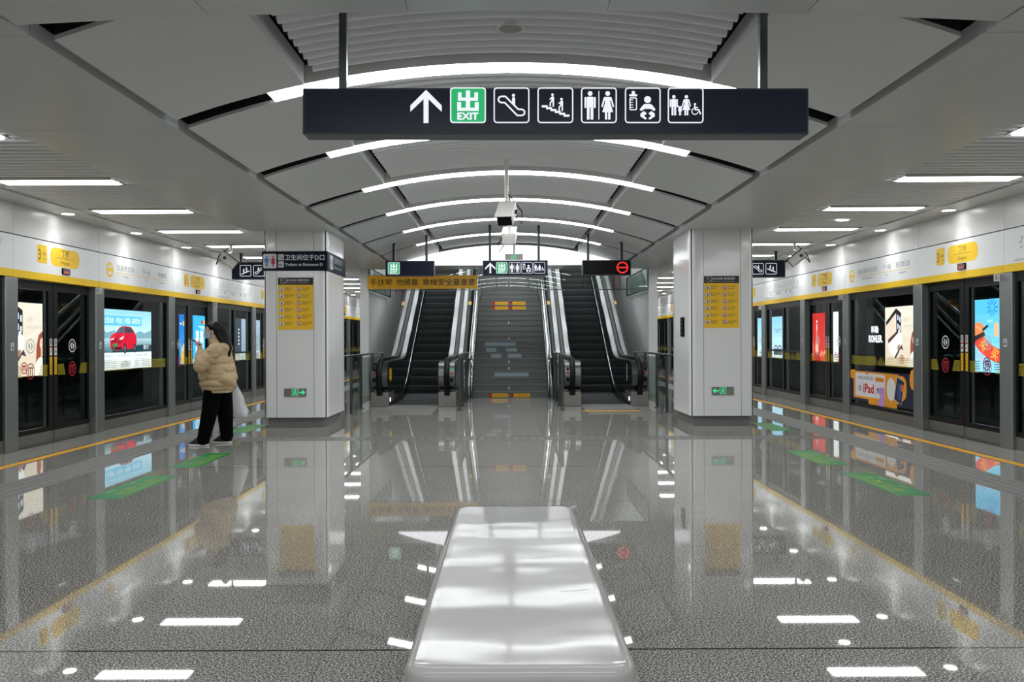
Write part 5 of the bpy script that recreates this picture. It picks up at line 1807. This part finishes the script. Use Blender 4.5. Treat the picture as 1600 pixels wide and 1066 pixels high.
# sloping glass parapets with a steel tube rail beside the stairs
for sg in (-1, 1):
    x = sg * 0.965 + 0.03
    lab = 'steel tube handrail and glass along the %s edge of the stairs' % SIDE[sg]
    t = thing('stair_railing', lab, 'railing', (x, 19.3, 0))
    def zs(y):
        if y < 24.5: return max(0.0, 0.5 * (y - 19.25))
        if y < 25.7: return 2.62
        return 2.62 + 0.5 * (y - 25.7)
    d = MB()
    pr = [(19.25, 0.0), (19.25, 0.10)] + [(y, zs(y) + 0.16) for y in (19.5, 24.4, 24.6, 25.7, 31.4)] + [(31.4, 4.6), (25.7, 1.8), (24.5, 1.8), (20.9, 0.0)]
    d.prism(pr, Fr((x - 0.045, 0, 0), (0, 1, 0), (0, 0, 1)), 0, 0.09, 'pole_steel'); d.build('stringer', t)
    d = MB()
    pr = [(19.3, 0.10)] + [(y, zs(y) + 0.16) for y in (19.5, 24.4, 24.6, 25.7, 31.4)] + [(y, zs(y) + 0.93) for y in (31.4, 25.7, 24.6, 24.4, 19.5)] + [(19.3, 0.93)]
    d.prism(pr, Fr((x - 0.006, 0, 0), (0, 1, 0), (0, 0, 1)), 0, 0.012, 'rail_glass'); d.build('glass', t)
    xr = x - sg * 0.055
    d = MB()
    d.tube([(xr, 19.22, 0.0), (xr, 19.22, 0.88), (xr, 19.32, 0.95)] + [(xr, y, zs(y) + 0.98) for y in (19.6, 24.4, 24.6, 25.7, 31.4)], 0.032, 'chrome', 12); d.build('handrail', t)
    d = MB()
    d.tube([(x, 19.25, 0.93)] + [(x, y, zs(y) + 0.95) for y in (19.5, 24.4, 24.6, 25.7, 31.4)], 0.022, 'steel', 10); d.build('cap_rail', t)
    for y in (20.6, 22.0, 23.4):
        d = MB(); d.tube([(x, y, zs(y) + 0.6), (xr, y, zs(y) + 0.6), (xr, y, zs(y) + 0.96)], 0.014, 'chrome', 8); d.build('bracket', t)

# ================================================================== GLASS RAILINGS
def railing(x, y0, y1, posts, label, cap=0.03):
    t = thing('glass_railing', label, 'railing', (x, (y0 + y1) / 2, 0))
    d = MB(); d.box(x - cap, x + cap, y0, y1, 1.075, 1.11, 'steel', 0.008); d.build('top_rail', t)
    for y in posts:
        d = MB()
        d.box(x - 0.022, x + 0.022, y - 0.03, y + 0.03, 0.0, 1.076, 'dark_steel', 0.005, 1)
        d.box(x - 0.05, x + 0.05, y - 0.05, y + 0.05, 0.0, 0.012, 'dark_steel')
        d.build('post', t)
    for a, b in zip(posts[:-1], posts[1:]):
        d = MB(); d.box(x - 0.006, x + 0.006, a + 0.05, b - 0.05, 0.09, 1.03, 'rail_glass'); d.build('glass', t)
railing(-2.99, 14.6, 19.35, [15.45, 16.5, 17.9, 19.3], 'glass railing between left pillar and left escalator')
railing(2.99, 14.6, 19.35, [15.45, 16.5, 17.9, 19.3], 'glass railing between right pillar and right escalator')
railing(-0.97, 15.95, 18.95, [16.0, 17.0, 18.1, 18.9], 'short glass railing between left escalator and stairs')
railing(1.05, 15.95, 18.95, [16.0, 17.0, 18.1, 18.9], 'short glass railing between stairs and right escalator')

# ================================================================== GLASS SMOKE CURTAIN AND BANNER
t = thing('glass_curtain', 'hanging clear glass smoke screen across the escalator opening', 'glass screen', (0, 20.24, 3.15))
for a, b in ((-3.46, -1.16), (-1.15, 1.15), (1.16, 3.46)):
    d = MB(); d.box(a, b, 20.24, 20.252, 2.63, 3.148, 'curtain_glass'); d.build('glass', t)
d = MB(); d.box(-3.47, 3.47, 20.232, 20.26, 2.612, 2.632, 'dark_steel'); d.build('bottom_edge', t)
for sg in (-1, 1):
    d = MB(); d.box(sg * 3.40, sg * 3.406, 20.26, 23.5, 2.63, 3.148, 'rail_glass'); d.build('side_glass', t)
    d = MB(); d.box(sg * 3.388, sg * 3.418, 20.26, 23.5, 2.612, 2.632, 'pole_dark')
    d.box(sg * 3.388, sg * 3.418, 20.4, 23.5, 3.14, 3.155, 'pole_dark')
    d.box(sg * 3.445, sg * 3.47, 20.232, 20.25, 2.612, 3.148, 'pole_dark')
    d.box(sg * 3.39, sg * 3.416, 23.49, 23.51, 2.612, 3.148, 'pole_dark'); d.build('side_edge', t)
t = thing('banner', 'yellow banner with dark characters on the glass above the left escalator', 'banner', (-2.14, 20.23, 2.65))
F = front(-3.50, 20.228, 2.652)
d = MB(); d.fbox(F, 0, 2.73, 0, 0.335, 0.0, 0.004, P('#f0b416')); d.build('sheet', t)
d = MB()
d.text(F, '手扶牢', 0.07, 0.098, 0.18, 0.005, P('#3a2210'), 'l', fit=0.54, bold=0.002)
d.text(F, '勿倚靠', 0.72, 0.098, 0.18, 0.005, P('#3a2210'), 'l', fit=0.54, bold=0.002)
d.text(F, '乘梯安全最重要', 1.37, 0.098, 0.18, 0.005, P('#3a2210'), 'l', fit=1.30, bold=0.002)
d.build('lettering', t)

# red warning strips on the stairwell wall
for sg in (-1, 1):
    for q, (y, w) in enumerate(((25.7, 0.26), (27.2, 0.28)) if sg > 0 else ((25.4, 0.26), (26.9, 0.28))):
        F = Fr((sg * 3.498, y, 0), (0, -sg, 0), (0, 0, 1))
        if sg > 0:
            z0, z1 = (2.94, 3.36) if q == 0 else (2.98, 3.44)
        else:
            z0, z1 = 2.87, 3.3
        t = thing('warning_strip', 'narrow red vertical warning strip on the %s stairwell wall, %s one' % (SIDE[sg], ('nearer', 'farther')[q]), 'sign', (sg * 3.498, y, z0), 'red strips on the stairwell walls')
        d = MB(); d.fbox(F, -w / 2, w / 2, z0, z1, 0, 0.003, P('#c01f2c')); d.build('sheet', t)
        d = MB()
        for i, ch in enumerate('禁止倚靠'):
            d.text(F, ch, 0, z1 - 0.095 - 0.1 * i, 0.085, 0.004, P('#e8d8d8'), 'c')
        d.build('lettering', t)

# ================================================================== BENCH
def bench():
    t = thing('bench', 'long white moulded bench with rounded edges in the middle of the platform', 'bench', (0.03, 3.5, 0))
    hw, y0, y1, zt = 0.355, 2.33, 4.70, 0.455
    # cross-section swept with rounded ends: superellipse plan, rounded rim
    d = MB()
    def plan(inset, rc, n=10):
        pts = []
        a, b0, b1 = hw - inset, y0 + inset, y1 - inset
        r = max(rc - inset, 0.012)
        for cx, cy, s in ((0.03 + a - r, b1 - r, 0), (0.03 - a + r, b1 - r, 90), (0.03 - a + r, b0 + r, 180), (0.03 + a - r, b0 + r, 270)):
            for i in range(n + 1):
                q = radians(s + 90 * i / n)
                pts.append((cx + r * cos(q), cy + r * sin(q)))
        return pts
    prof = [(0.05, 0.27), (0.012, 0.285), (0.0, 0.31), (0.0, 0.375), (0.003, 0.392), (0.008, 0.40), (0.009, 0.408)]
    for i in range(1, 8):
        q = pi / 2 * i / 7
        prof.append((0.010 + 0.032 * (1 - cos(q)), 0.410 + 0.036 * sin(q)))
    prof += [(0.047, 0.4465), (0.054, 0.4470), (0.066, 0.4476)]
    rings = [[V((x, y, z)) for x, y in plan(i, 0.10)] for i, z in prof]
    d.loft(rings, 'bench_white', caps=True)
    d.build('seat', t)
    for y in (2.75, 4.24):
        d = MB()
        pr = [(-0.24, 0.0), (0.24, 0.0), (0.20, 0.05), (0.16, 0.28), (-0.16, 0.28), (-0.20, 0.05)]
        d.prism([(0.03 + x, z) for x, z in pr], Fr((0, y + 0.09, 0), (1, 0, 0), (0, 0, 1)), 0.0, 0.18, 'white_plastic')
        d.build('leg', t)
    d = MB()
    G = Fr((0, 0, 0.4480), (1, 0, 0), (0, 1, 0))
    d.line(G, [(0.19, 3.08), (0.25, 3.085), (0.30, 3.10)], 0.003, 0.0004, P('#6a6a68'))
    d.line(G, [(0.02, 2.86), (0.10, 2.855)], 0.002, 0.0004, P('#9a9a98'))
    d.build('scuff_mark', t)
bench()

# ================================================================== FLOOR STICKERS
for sg in (-1, 1):
    for k, (a, b) in enumerate(((7.22, 8.44), (8.97, 10.14), (12.3, 13.5))):
        X3 = 4.14 if k == 2 else 3.59
        t = thing('floor_sticker', 'green queue sticker on the floor along the %s track, %s from the front' % (SIDE[sg], ORD[k]), 'floor sticker', (sg * X3, (a + b) / 2, 0), 'green queue stickers by the %s track' % SIDE[sg])
        d = MB(); d.box(sg * (X3 - 0.16), sg * (X3 + 0.16), a, b, 0.0003, 0.0012, 'green_floor'); d.build('sheet', t)
        F = Fr((sg * X3, (a + b) / 2, 0.0012), (0, sg, 0), (-sg, 0, 0))   # read from the track side
        y, w = P('#a8b02c'), P('#c8d4c8')
        d = MB()
        d.rect(F, -0.42, 0.085, 0.42, 0.10, 0.0005, y)
        for q, ch in enumerate('排队候车'):
            d.text(F, ch, -0.33 + 0.22 * q, -0.03, 0.10, 0.0005, y, 'c', 1.5)
        for q in (-0.25, 0.2):
            for j in range(3):
                d.poly(F, [(q + 0.05 * j, -0.12), (q + 0.05 * j + 0.03, -0.12), (q + 0.05 * j + 0.015, -0.085)], 0.0005, w)
        d.build('print', t)

# ================================================================== THE WAITING WOMAN
def blob_mesh(parts, voxel, name):
    """one continuous skin grown round tapered capsules and ellipsoids"""
    bm = bmesh.new()
    for p in parts:
        if p[0] == 'c':
            _, a, ra, b, rb = p
            a, b = V(a), V(b)
            n = max(2, int((b - a).length / max(min(ra, rb) * 0.35, 0.004)) + 1)
            n = min(n, 40)
            for i in range(n + 1):
                q = i / n
                m = Matrix.Translation(a.lerp(b, q))
                bmesh.ops.create_icosphere(bm, subdivisions=2, radius=ra + (rb - ra) * q, matrix=m)
        else:
            _, c, r = p[:3]
            m = Matrix.Translation(V(c))
            if len(p) > 3: m = m @ Matrix.Rotation(p[3], 4, 'Y')
            m = m @ Matrix.Diagonal((r[0], r[1], r[2], 1))
            bmesh.ops.create_icosphere(bm, subdivisions=3, radius=1.0, matrix=m)
    me = bpy.data.meshes.new('tmp'); bm.to_mesh(me); bm.free()
    ob = bpy.data.objects.new('tmp', me); COL.objects.link(ob)
    rm = ob.modifiers.new('r', 'REMESH'); rm.mode = 'VOXEL'; rm.voxel_size = voxel; rm.use_smooth_shade = True
    sm = ob.modifiers.new('s', 'SMOOTH'); sm.factor = 0.5; sm.iterations = 5
    dg = bpy.context.evaluated_depsgraph_get()
    out = bpy.data.meshes.new_from_object(ob.evaluated_get(dg))
    out.name = name
    bpy.data.objects.remove(ob); bpy.data.meshes.remove(me)
    for p in out.polygons: p.use_smooth = True
    return out

def blob(parts, voxel, name, m, parent):
    me = blob_mesh(parts, voxel, name)
    me.materials.clear(); me.materials.append(MATS[m])
    for p in me.polygons: p.material_index = 0
    o = bpy.data.objects.new(name, me); COL.objects.link(o); o.parent = parent
    return o

def woman_figure():
    PX, PY = -3.975, 10.95
    t = thing('person', 'person in khaki puffer jacket and black trousers holding a phone to masked mouth', 'person', (PX, PY, 0))
    # local axes: -x is the way she faces, -y towards the viewer (her left side)
    hip_z = 0.86
    B = []
    # head, turned the way she faces
    B += [('e', (0.005, 0, 1.545), (0.092, 0.074, 0.100)), ('e', (-0.030, 0, 1.490), (0.060, 0.056, 0.070)),
          ('e', (-0.050, 0, 1.455), (0.030, 0.032, 0.026)), ('c', (-0.085, 0, 1.520), 0.010, (-0.102, 0, 1.492), 0.014),
          ('e', (0.022, -0.074, 1.515), (0.017, 0.010, 0.030)), ('e', (0.022, 0.074, 1.515), (0.017, 0.010, 0.030)),
          ('e', (-0.078, -0.026, 1.535), (0.012, 0.016, 0.010)), ('e', (-0.078, 0.026, 1.535), (0.012, 0.016, 0.010)),
          ('e', (-0.088, 0, 1.468), (0.010, 0.022, 0.009))]
    B += [('c', (0.025, 0, 1.46), 0.055, (0.055, 0, 1.33), 0.062)]
    # trunk
    B += [('e', (0.075, 0, 1.20), (0.11, 0.165, 0.17)), ('e', (0.07, 0, 1.02), (0.10, 0.14, 0.16)), ('e', (0.07, 0, 0.90), (0.115, 0.165, 0.13)),
          ('c', (0.07, -0.15, 1.285), 0.058, (0.07, 0.15, 1.285), 0.058)]
    # legs
    aL, aR = (-0.075, -0.15, 0.07), (0.125, 0.13, 0.07)
    B += [('c', (0.055, -0.085, 0.86), 0.088, (0.02, -0.11, 0.47), 0.058), ('c', (0.02, -0.11, 0.47), 0.056, aL, 0.038),
          ('c', (0.075, 0.085, 0.86), 0.088, (0.10, 0.11, 0.47), 0.058), ('c', (0.10, 0.11, 0.47), 0.056, aR, 0.038),
          ('c', aL, 0.034, (-0.20, -0.16, 0.040), 0.022), ('c', aR, 0.034, (-0.01, 0.126, 0.040), 0.022)]
    # near arm, bent up to the phone
    sh, el, wr = (0.09, -0.18, 1.27), (-0.075, -0.27, 1.06), (-0.105, -0.165, 1.285)
    B += [('c', sh, 0.05, el, 0.042), ('c', el, 0.042, wr, 0.026)]
    # near hand round the phone
    hx, hy, hz = -0.128, -0.145, 1.335
    B += [('c', wr, 0.026, (-0.115, -0.15, 1.315), 0.030), ('e', (-0.125, -0.148, 1.335), (0.022, 0.030, 0.038))]
    fb = [(-0.160, -0.186, 1.350), (-0.150, -0.187, 1.338), (-0.139, -0.187, 1.327), (-0.128, -0.185, 1.317)]
    for i, f in enumerate(fb):
        base = V((-0.137 + 0.010 * i, -0.165, 1.345 - 0.010 * i))
        mid = V(f) + V((0.004, -0.004, 0.0))
        tip = V(f) + V((0.006, 0.004, 0.042 - 0.004 * i))
        B += [('c', base, 0.0095, mid, 0.009), ('c', mid, 0.009, tip, 0.0075)]
    B += [('c', (-0.118, -0.128, 1.335), 0.012, (-0.125, -0.108, 1.365), 0.010), ('c', (-0.125, -0.108, 1.365), 0.010, (-0.150, -0.106, 1.392), 0.0085)]
    # far arm hanging with the bag
    sh2, el2, wr2 = (0.09, 0.18, 1.27), (0.13, 0.275, 1.03), (0.185, 0.275, 0.84)
    B += [('c', sh2, 0.05, el2, 0.042), ('c', el2, 0.042, wr2, 0.026), ('c', wr2, 0.026, (0.20, 0.28, 0.80), 0.029)]
    for i in range(4):
        q = 0.223 - 0.014 * i
        B += [('c', (q - 0.012, 0.268, 0.785), 0.0095, (q - 0.006, 0.255, 0.755), 0.009), ('c', (q - 0.006, 0.255, 0.755), 0.009, (q - 0.002, 0.278, 0.742), 0.0075)]
    B += [('c', (0.177, 0.265, 0.80), 0.011, (0.179, 0.252, 0.765), 0.0085)]
    blob(B, 0.0065, 'body', 'skin', t)
    # eyes and brows
    d = MB()
    o = V((PX, PY, 0))
    for q in (-1, 1):
        c = o + V((-0.083, q * 0.027, 1.536))
        d.tube([c + V((0.006, 0, 0)), c + V((-0.004, q * 0.002, 0))], 0.008, P('#e8e4e0'), 10)
        d.tube([c + V((-0.003, 0, 0)), c + V((-0.006, q * 0.001, 0))], 0.0045, P('#1a1210'), 10)
        d.tube([c + V((-0.001, -0.014, 0.016)), c + V((-0.006, 0, 0.020)), c + V((0.0, 0.014, 0.016))], 0.0028, P('#1a1412'), 6)
    d.build('eyes', t)
    # jacket: puffed trunk, sleeves, collar
    J = [('e', (0.080, 0, 1.225), (0.155, 0.215, 0.150)), ('e', (0.085, 0, 1.125), (0.185, 0.225, 0.120)), ('e', (0.080, 0, 1.020), (0.212, 0.238, 0.118)),
         ('e', (0.074, 0, 0.915), (0.236, 0.250, 0.115)), ('e', (0.070, 0, 0.825), (0.238, 0.252, 0.100)), ('e', (0.064, 0, 0.760), (0.208, 0.228, 0.060)),
         ('c', (0.085, -0.17, 1.275), 0.090, (0.085, 0.17, 1.275), 0.090),
         ('e', (0.050, 0, 1.365), (0.092, 0.092, 0.062)), ('e', (0.030, 0, 1.405), (0.085, 0.085, 0.030)),
         ('e', (0.15, 0, 1.29), (0.11, 0.18, 0.09)), ('e', (-0.04, -0.10, 0.93), (0.11, 0.13, 0.11)), ('e', (0.20, -0.08, 0.88), (0.11, 0.15, 0.10)), ('e', (0.10, -0.17, 0.98), (0.12, 0.075, 0.075))]
    for a, ra, b, rb, n in ((V(sh) + V((0.01, 0.0, 0.0)), 0.105, V(el) + V((0.01, 0, -0.005)), 0.094, 3), (V(el) + V((0.01, 0, 0)), 0.092, V(wr) + V((0.008, -0.005, -0.045)), 0.060, 3)):
        J.append(('c', a, ra * 0.94, b, rb * 0.94))
        for i in range(n):
            q = (i + 0.5) / n
            r = ra + (rb - ra) * q
            J.append(('e', a.lerp(b, q), (r, r, r * 0.95)))
    J.append(('c', V(wr) + V((0.006, -0.004, -0.045)), 0.048, V(wr) + V((0.002, -0.002, -0.012)), 0.042))
    a, b, c2 = V(sh2), V(el2), V(wr2)
    J += [('c', a, 0.092, b, 0.084), ('c', b, 0.082, c2 + V((0, 0, 0.045)), 0.062), ('c', c2 + V((0, 0, 0.05)), 0.045, c2 + V((0, 0, 0.01)), 0.042)]
    blob(J, 0.010, 'jacket', 'jacket_khaki', t)
    d = MB()
    rings = []
    for zc, k in ((0.700, 0.96), (0.715, 1.0), (0.735, 1.0), (0.752, 0.97)):
        rings.append([o + V((0.06 + 0.185 * k * cos(2 * pi * i / 40), 0.205 * k * sin(2 * pi * i / 40), zc)) for i in range(40)])
    d.loft(rings, 'jacket_khaki', caps=False); d.build('jacket_hem', t)
    # trousers
    T = [('e', (0.062, 0, 0.80), (0.158, 0.188, 0.12)), ('c', (0.040, -0.09, 0.80), 0.122, (-0.002, -0.115, 0.44), 0.108), ('c', (-0.002, -0.115, 0.44), 0.108, (-0.072, -0.15, 0.085), 0.085),
         ('c', (0.105, 0.09, 0.80), 0.122, (0.124, 0.115, 0.44), 0.108), ('c', (0.124, 0.115, 0.44), 0.108, (0.140, 0.13, 0.105), 0.086)]
    blob(T, 0.011, 'trousers', 'trouser_black', t)
    # shoes
    for (x, y, yaw) in ((-0.135, -0.155, 0.10), (0.075, 0.128, 0.03)):
        R = Matrix.Translation(o + V((x, y, 0))) @ Matrix.Rotation(yaw, 4, 'Z')
        def prof(zz, grow):
            pts = []
            for i in range(28):
                q = 2 * pi * i / 28
                cx = cos(q)
                wy = 0.043 if cx > 0 else 0.047
                pts.append(R @ V(((0.135 + grow) * (abs(cx) ** 0.75) * (1 if cx >= 0 else -1), (wy + grow) * sin(q), zz + (0.012 if (zz < 0.02 and cx < -0.8) else 0))))
            return pts
        d = MB(); d.loft([prof(0.0, -0.004), prof(0.012, 0.003), prof(0.026, 0.0), prof(0.028, -0.01)], 'shoe_white', caps=True); d.build('shoe_sole', t)
        d = MB()
        up = []
        for k in range(6):
            q = k / 5
            ring = []
            for i in range(28):
                a = 2 * pi * i / 28
                lx = 0.130 * (1 - 0.36 * q ** 1.6); cxo = 0.0 + 0.055 * q
                ring.append(R @ V((cxo + lx * cos(a), 0.043 * (1 - 0.22 * q) * sin(a), 0.024 + 0.105 * q * (1.0 if cos(a) > -0.2 else 0.82))))
            up.append(ring)
        d.loft(up, 'shoe_black', caps=True); d.build('shoe', t)
    # hair: cap, bun of volume at the back and a long tail
    H = [('e', (0.030, 0, 1.570), (0.100, 0.086, 0.086)), ('e', (0.072, 0, 1.540), (0.078, 0.080, 0.095)), ('e', (-0.020, 0, 1.608), (0.060, 0.070, 0.036)),
         ('e', (-0.052, 0, 1.598), (0.030, 0.052, 0.022)), ('e', (0.035, -0.07, 1.565), (0.045, 0.018, 0.045)), ('e', (0.035, 0.07, 1.565), (0.045, 0.018, 0.045)),
         ('e', (0.130, 0, 1.535), (0.055, 0.060, 0.070)),
         ('c', (0.135, 0, 1.55), 0.050, (0.185, -0.01, 1.44), 0.062), ('c', (0.185, -0.01, 1.44), 0.062, (0.225, -0.03, 1.30), 0.050), ('c', (0.225, -0.03, 1.30), 0.050, (0.235, -0.05, 1.16), 0.012),
         ('c', (0.10, -0.02, 1.47), 0.055, (0.18, -0.04, 1.34), 0.052)]
    blob(H, 0.007, 'hair', 'hair_black', t)
    # face mask and its ear loop
    d = MB()
    rings = []
    for k in range(9):
        q = k / 8
        z = 1.425 + 0.085 * q
        ring = []
        for i in range(13):
            a = radians(-88 + 176 * i / 12)
            bul = 0.105 + 0.010 * sin(pi * q) - 0.016 * (1 - q) ** 2
            ring.append(o + V((-0.002 - bul * cos(a) * (0.98 if abs(a) < 0.5 else 1), 0.071 * sin(a) * (0.86 + 0.14 * q), z)))
        rings.append(ring)
    d.loft(rings, 'mask_blue', caps=False, closed=False)
    for q in (-1, 1):
        d.tube([o + V((-0.008, q * 0.070, 1.50)), o + V((0.030, q * 0.083, 1.535)), o + V((0.038, q * 0.082, 1.51)), o + V((-0.006, q * 0.062, 1.435))], 0.0022, 'shoe_white', 6)
    d.build('face_mask', t)
    # the phone
    ph = thing('mobile_phone', 'black mobile phone held flat before the masked mouth', 'phone', (PX - 0.163, PY - 0.145, 1.377))
    R = Matrix.Translation(V((PX - 0.166, PY - 0.147, 1.380))) @ Matrix.Rotation(radians(33), 4, 'Y')
    bm = bmesh.new(); bmesh.ops.create_cube(bm, size=1.0)
    for v in bm.verts: v.co = V((v.co.x * 0.158, v.co.y * 0.076, v.co.z * 0.012))
    bmesh.ops.bevel(bm, geom=bm.edges[:], offset=0.005, segments=2, profile=0.5, affect='EDGES')
    d = MB(); d.bm(bm, 'black_plastic', False, R); d.build('case', ph)
    d = MB(); G = Fr(R @ V((0, 0, 0.0064)), R.to_3x3() @ V((1, 0, 0)), R.to_3x3() @ V((0, 1, 0)))
    d.rect(G, -0.072, -0.034, 0.072, 0.034, 0.0, 'black_frame'); d.build('screen', ph)
    # the carrier bag
    bg = thing('plastic_bag', 'crumpled translucent white carrier bag hanging behind the standing person', 'bag', (PX + 0.13, PY + 0.27, 0.34))
    d = MB()
    rings = []
    rnd = random.Random(3)
    lev = [(0.345, 0.115, 0.265, 0.05), (0.352, 0.125, 0.285, 0.085), (0.40, 0.13, 0.27, 0.10), (0.50, 0.155, 0.215, 0.09), (0.60, 0.185, 0.150, 0.07), (0.68, 0.215, 0.090, 0.045), (0.735, 0.238, 0.040, 0.028), (0.765, 0.245, 0.022, 0.018)]
    for z, cx, rx, ry in lev:
        ring = []
        for i in range(36):
            a = 2 * pi * i / 36
            w = 1 + 0.06 * sin(5 * a + z * 30) + 0.05 * rnd.uniform(-1, 1)
            ca = abs(cos(a)) ** 0.7 * (1 if cos(a) >= 0 else -1)
            ring.append(V((PX + cx - 0.04 + rx * ca * w, PY + 0.335 + ry * sin(a) * w, z + 0.012 * sin(3 * a) * (1 if z < 0.5 else 0.3))))
        rings.append(ring)
    d.loft(rings, 'bag_plastic', caps=False); d.face(rings[0][::-1], 'bag_plastic'); d.build('bag', bg)
    d = MB()
    c = V((PX + 0.2, PY + 0.285, 0.765))
    d.tube([c + V((-0.02, 0.03, -0.01)), c + V((-0.026, 0.014, 0.022)), c + V((0.0, 0.006, 0.006)), c + V((0.026, 0.014, 0.022)), c + V((0.02, 0.04, -0.01))], 0.007, 'bag_plastic', 8); d.build('handle', bg)
woman_figure()
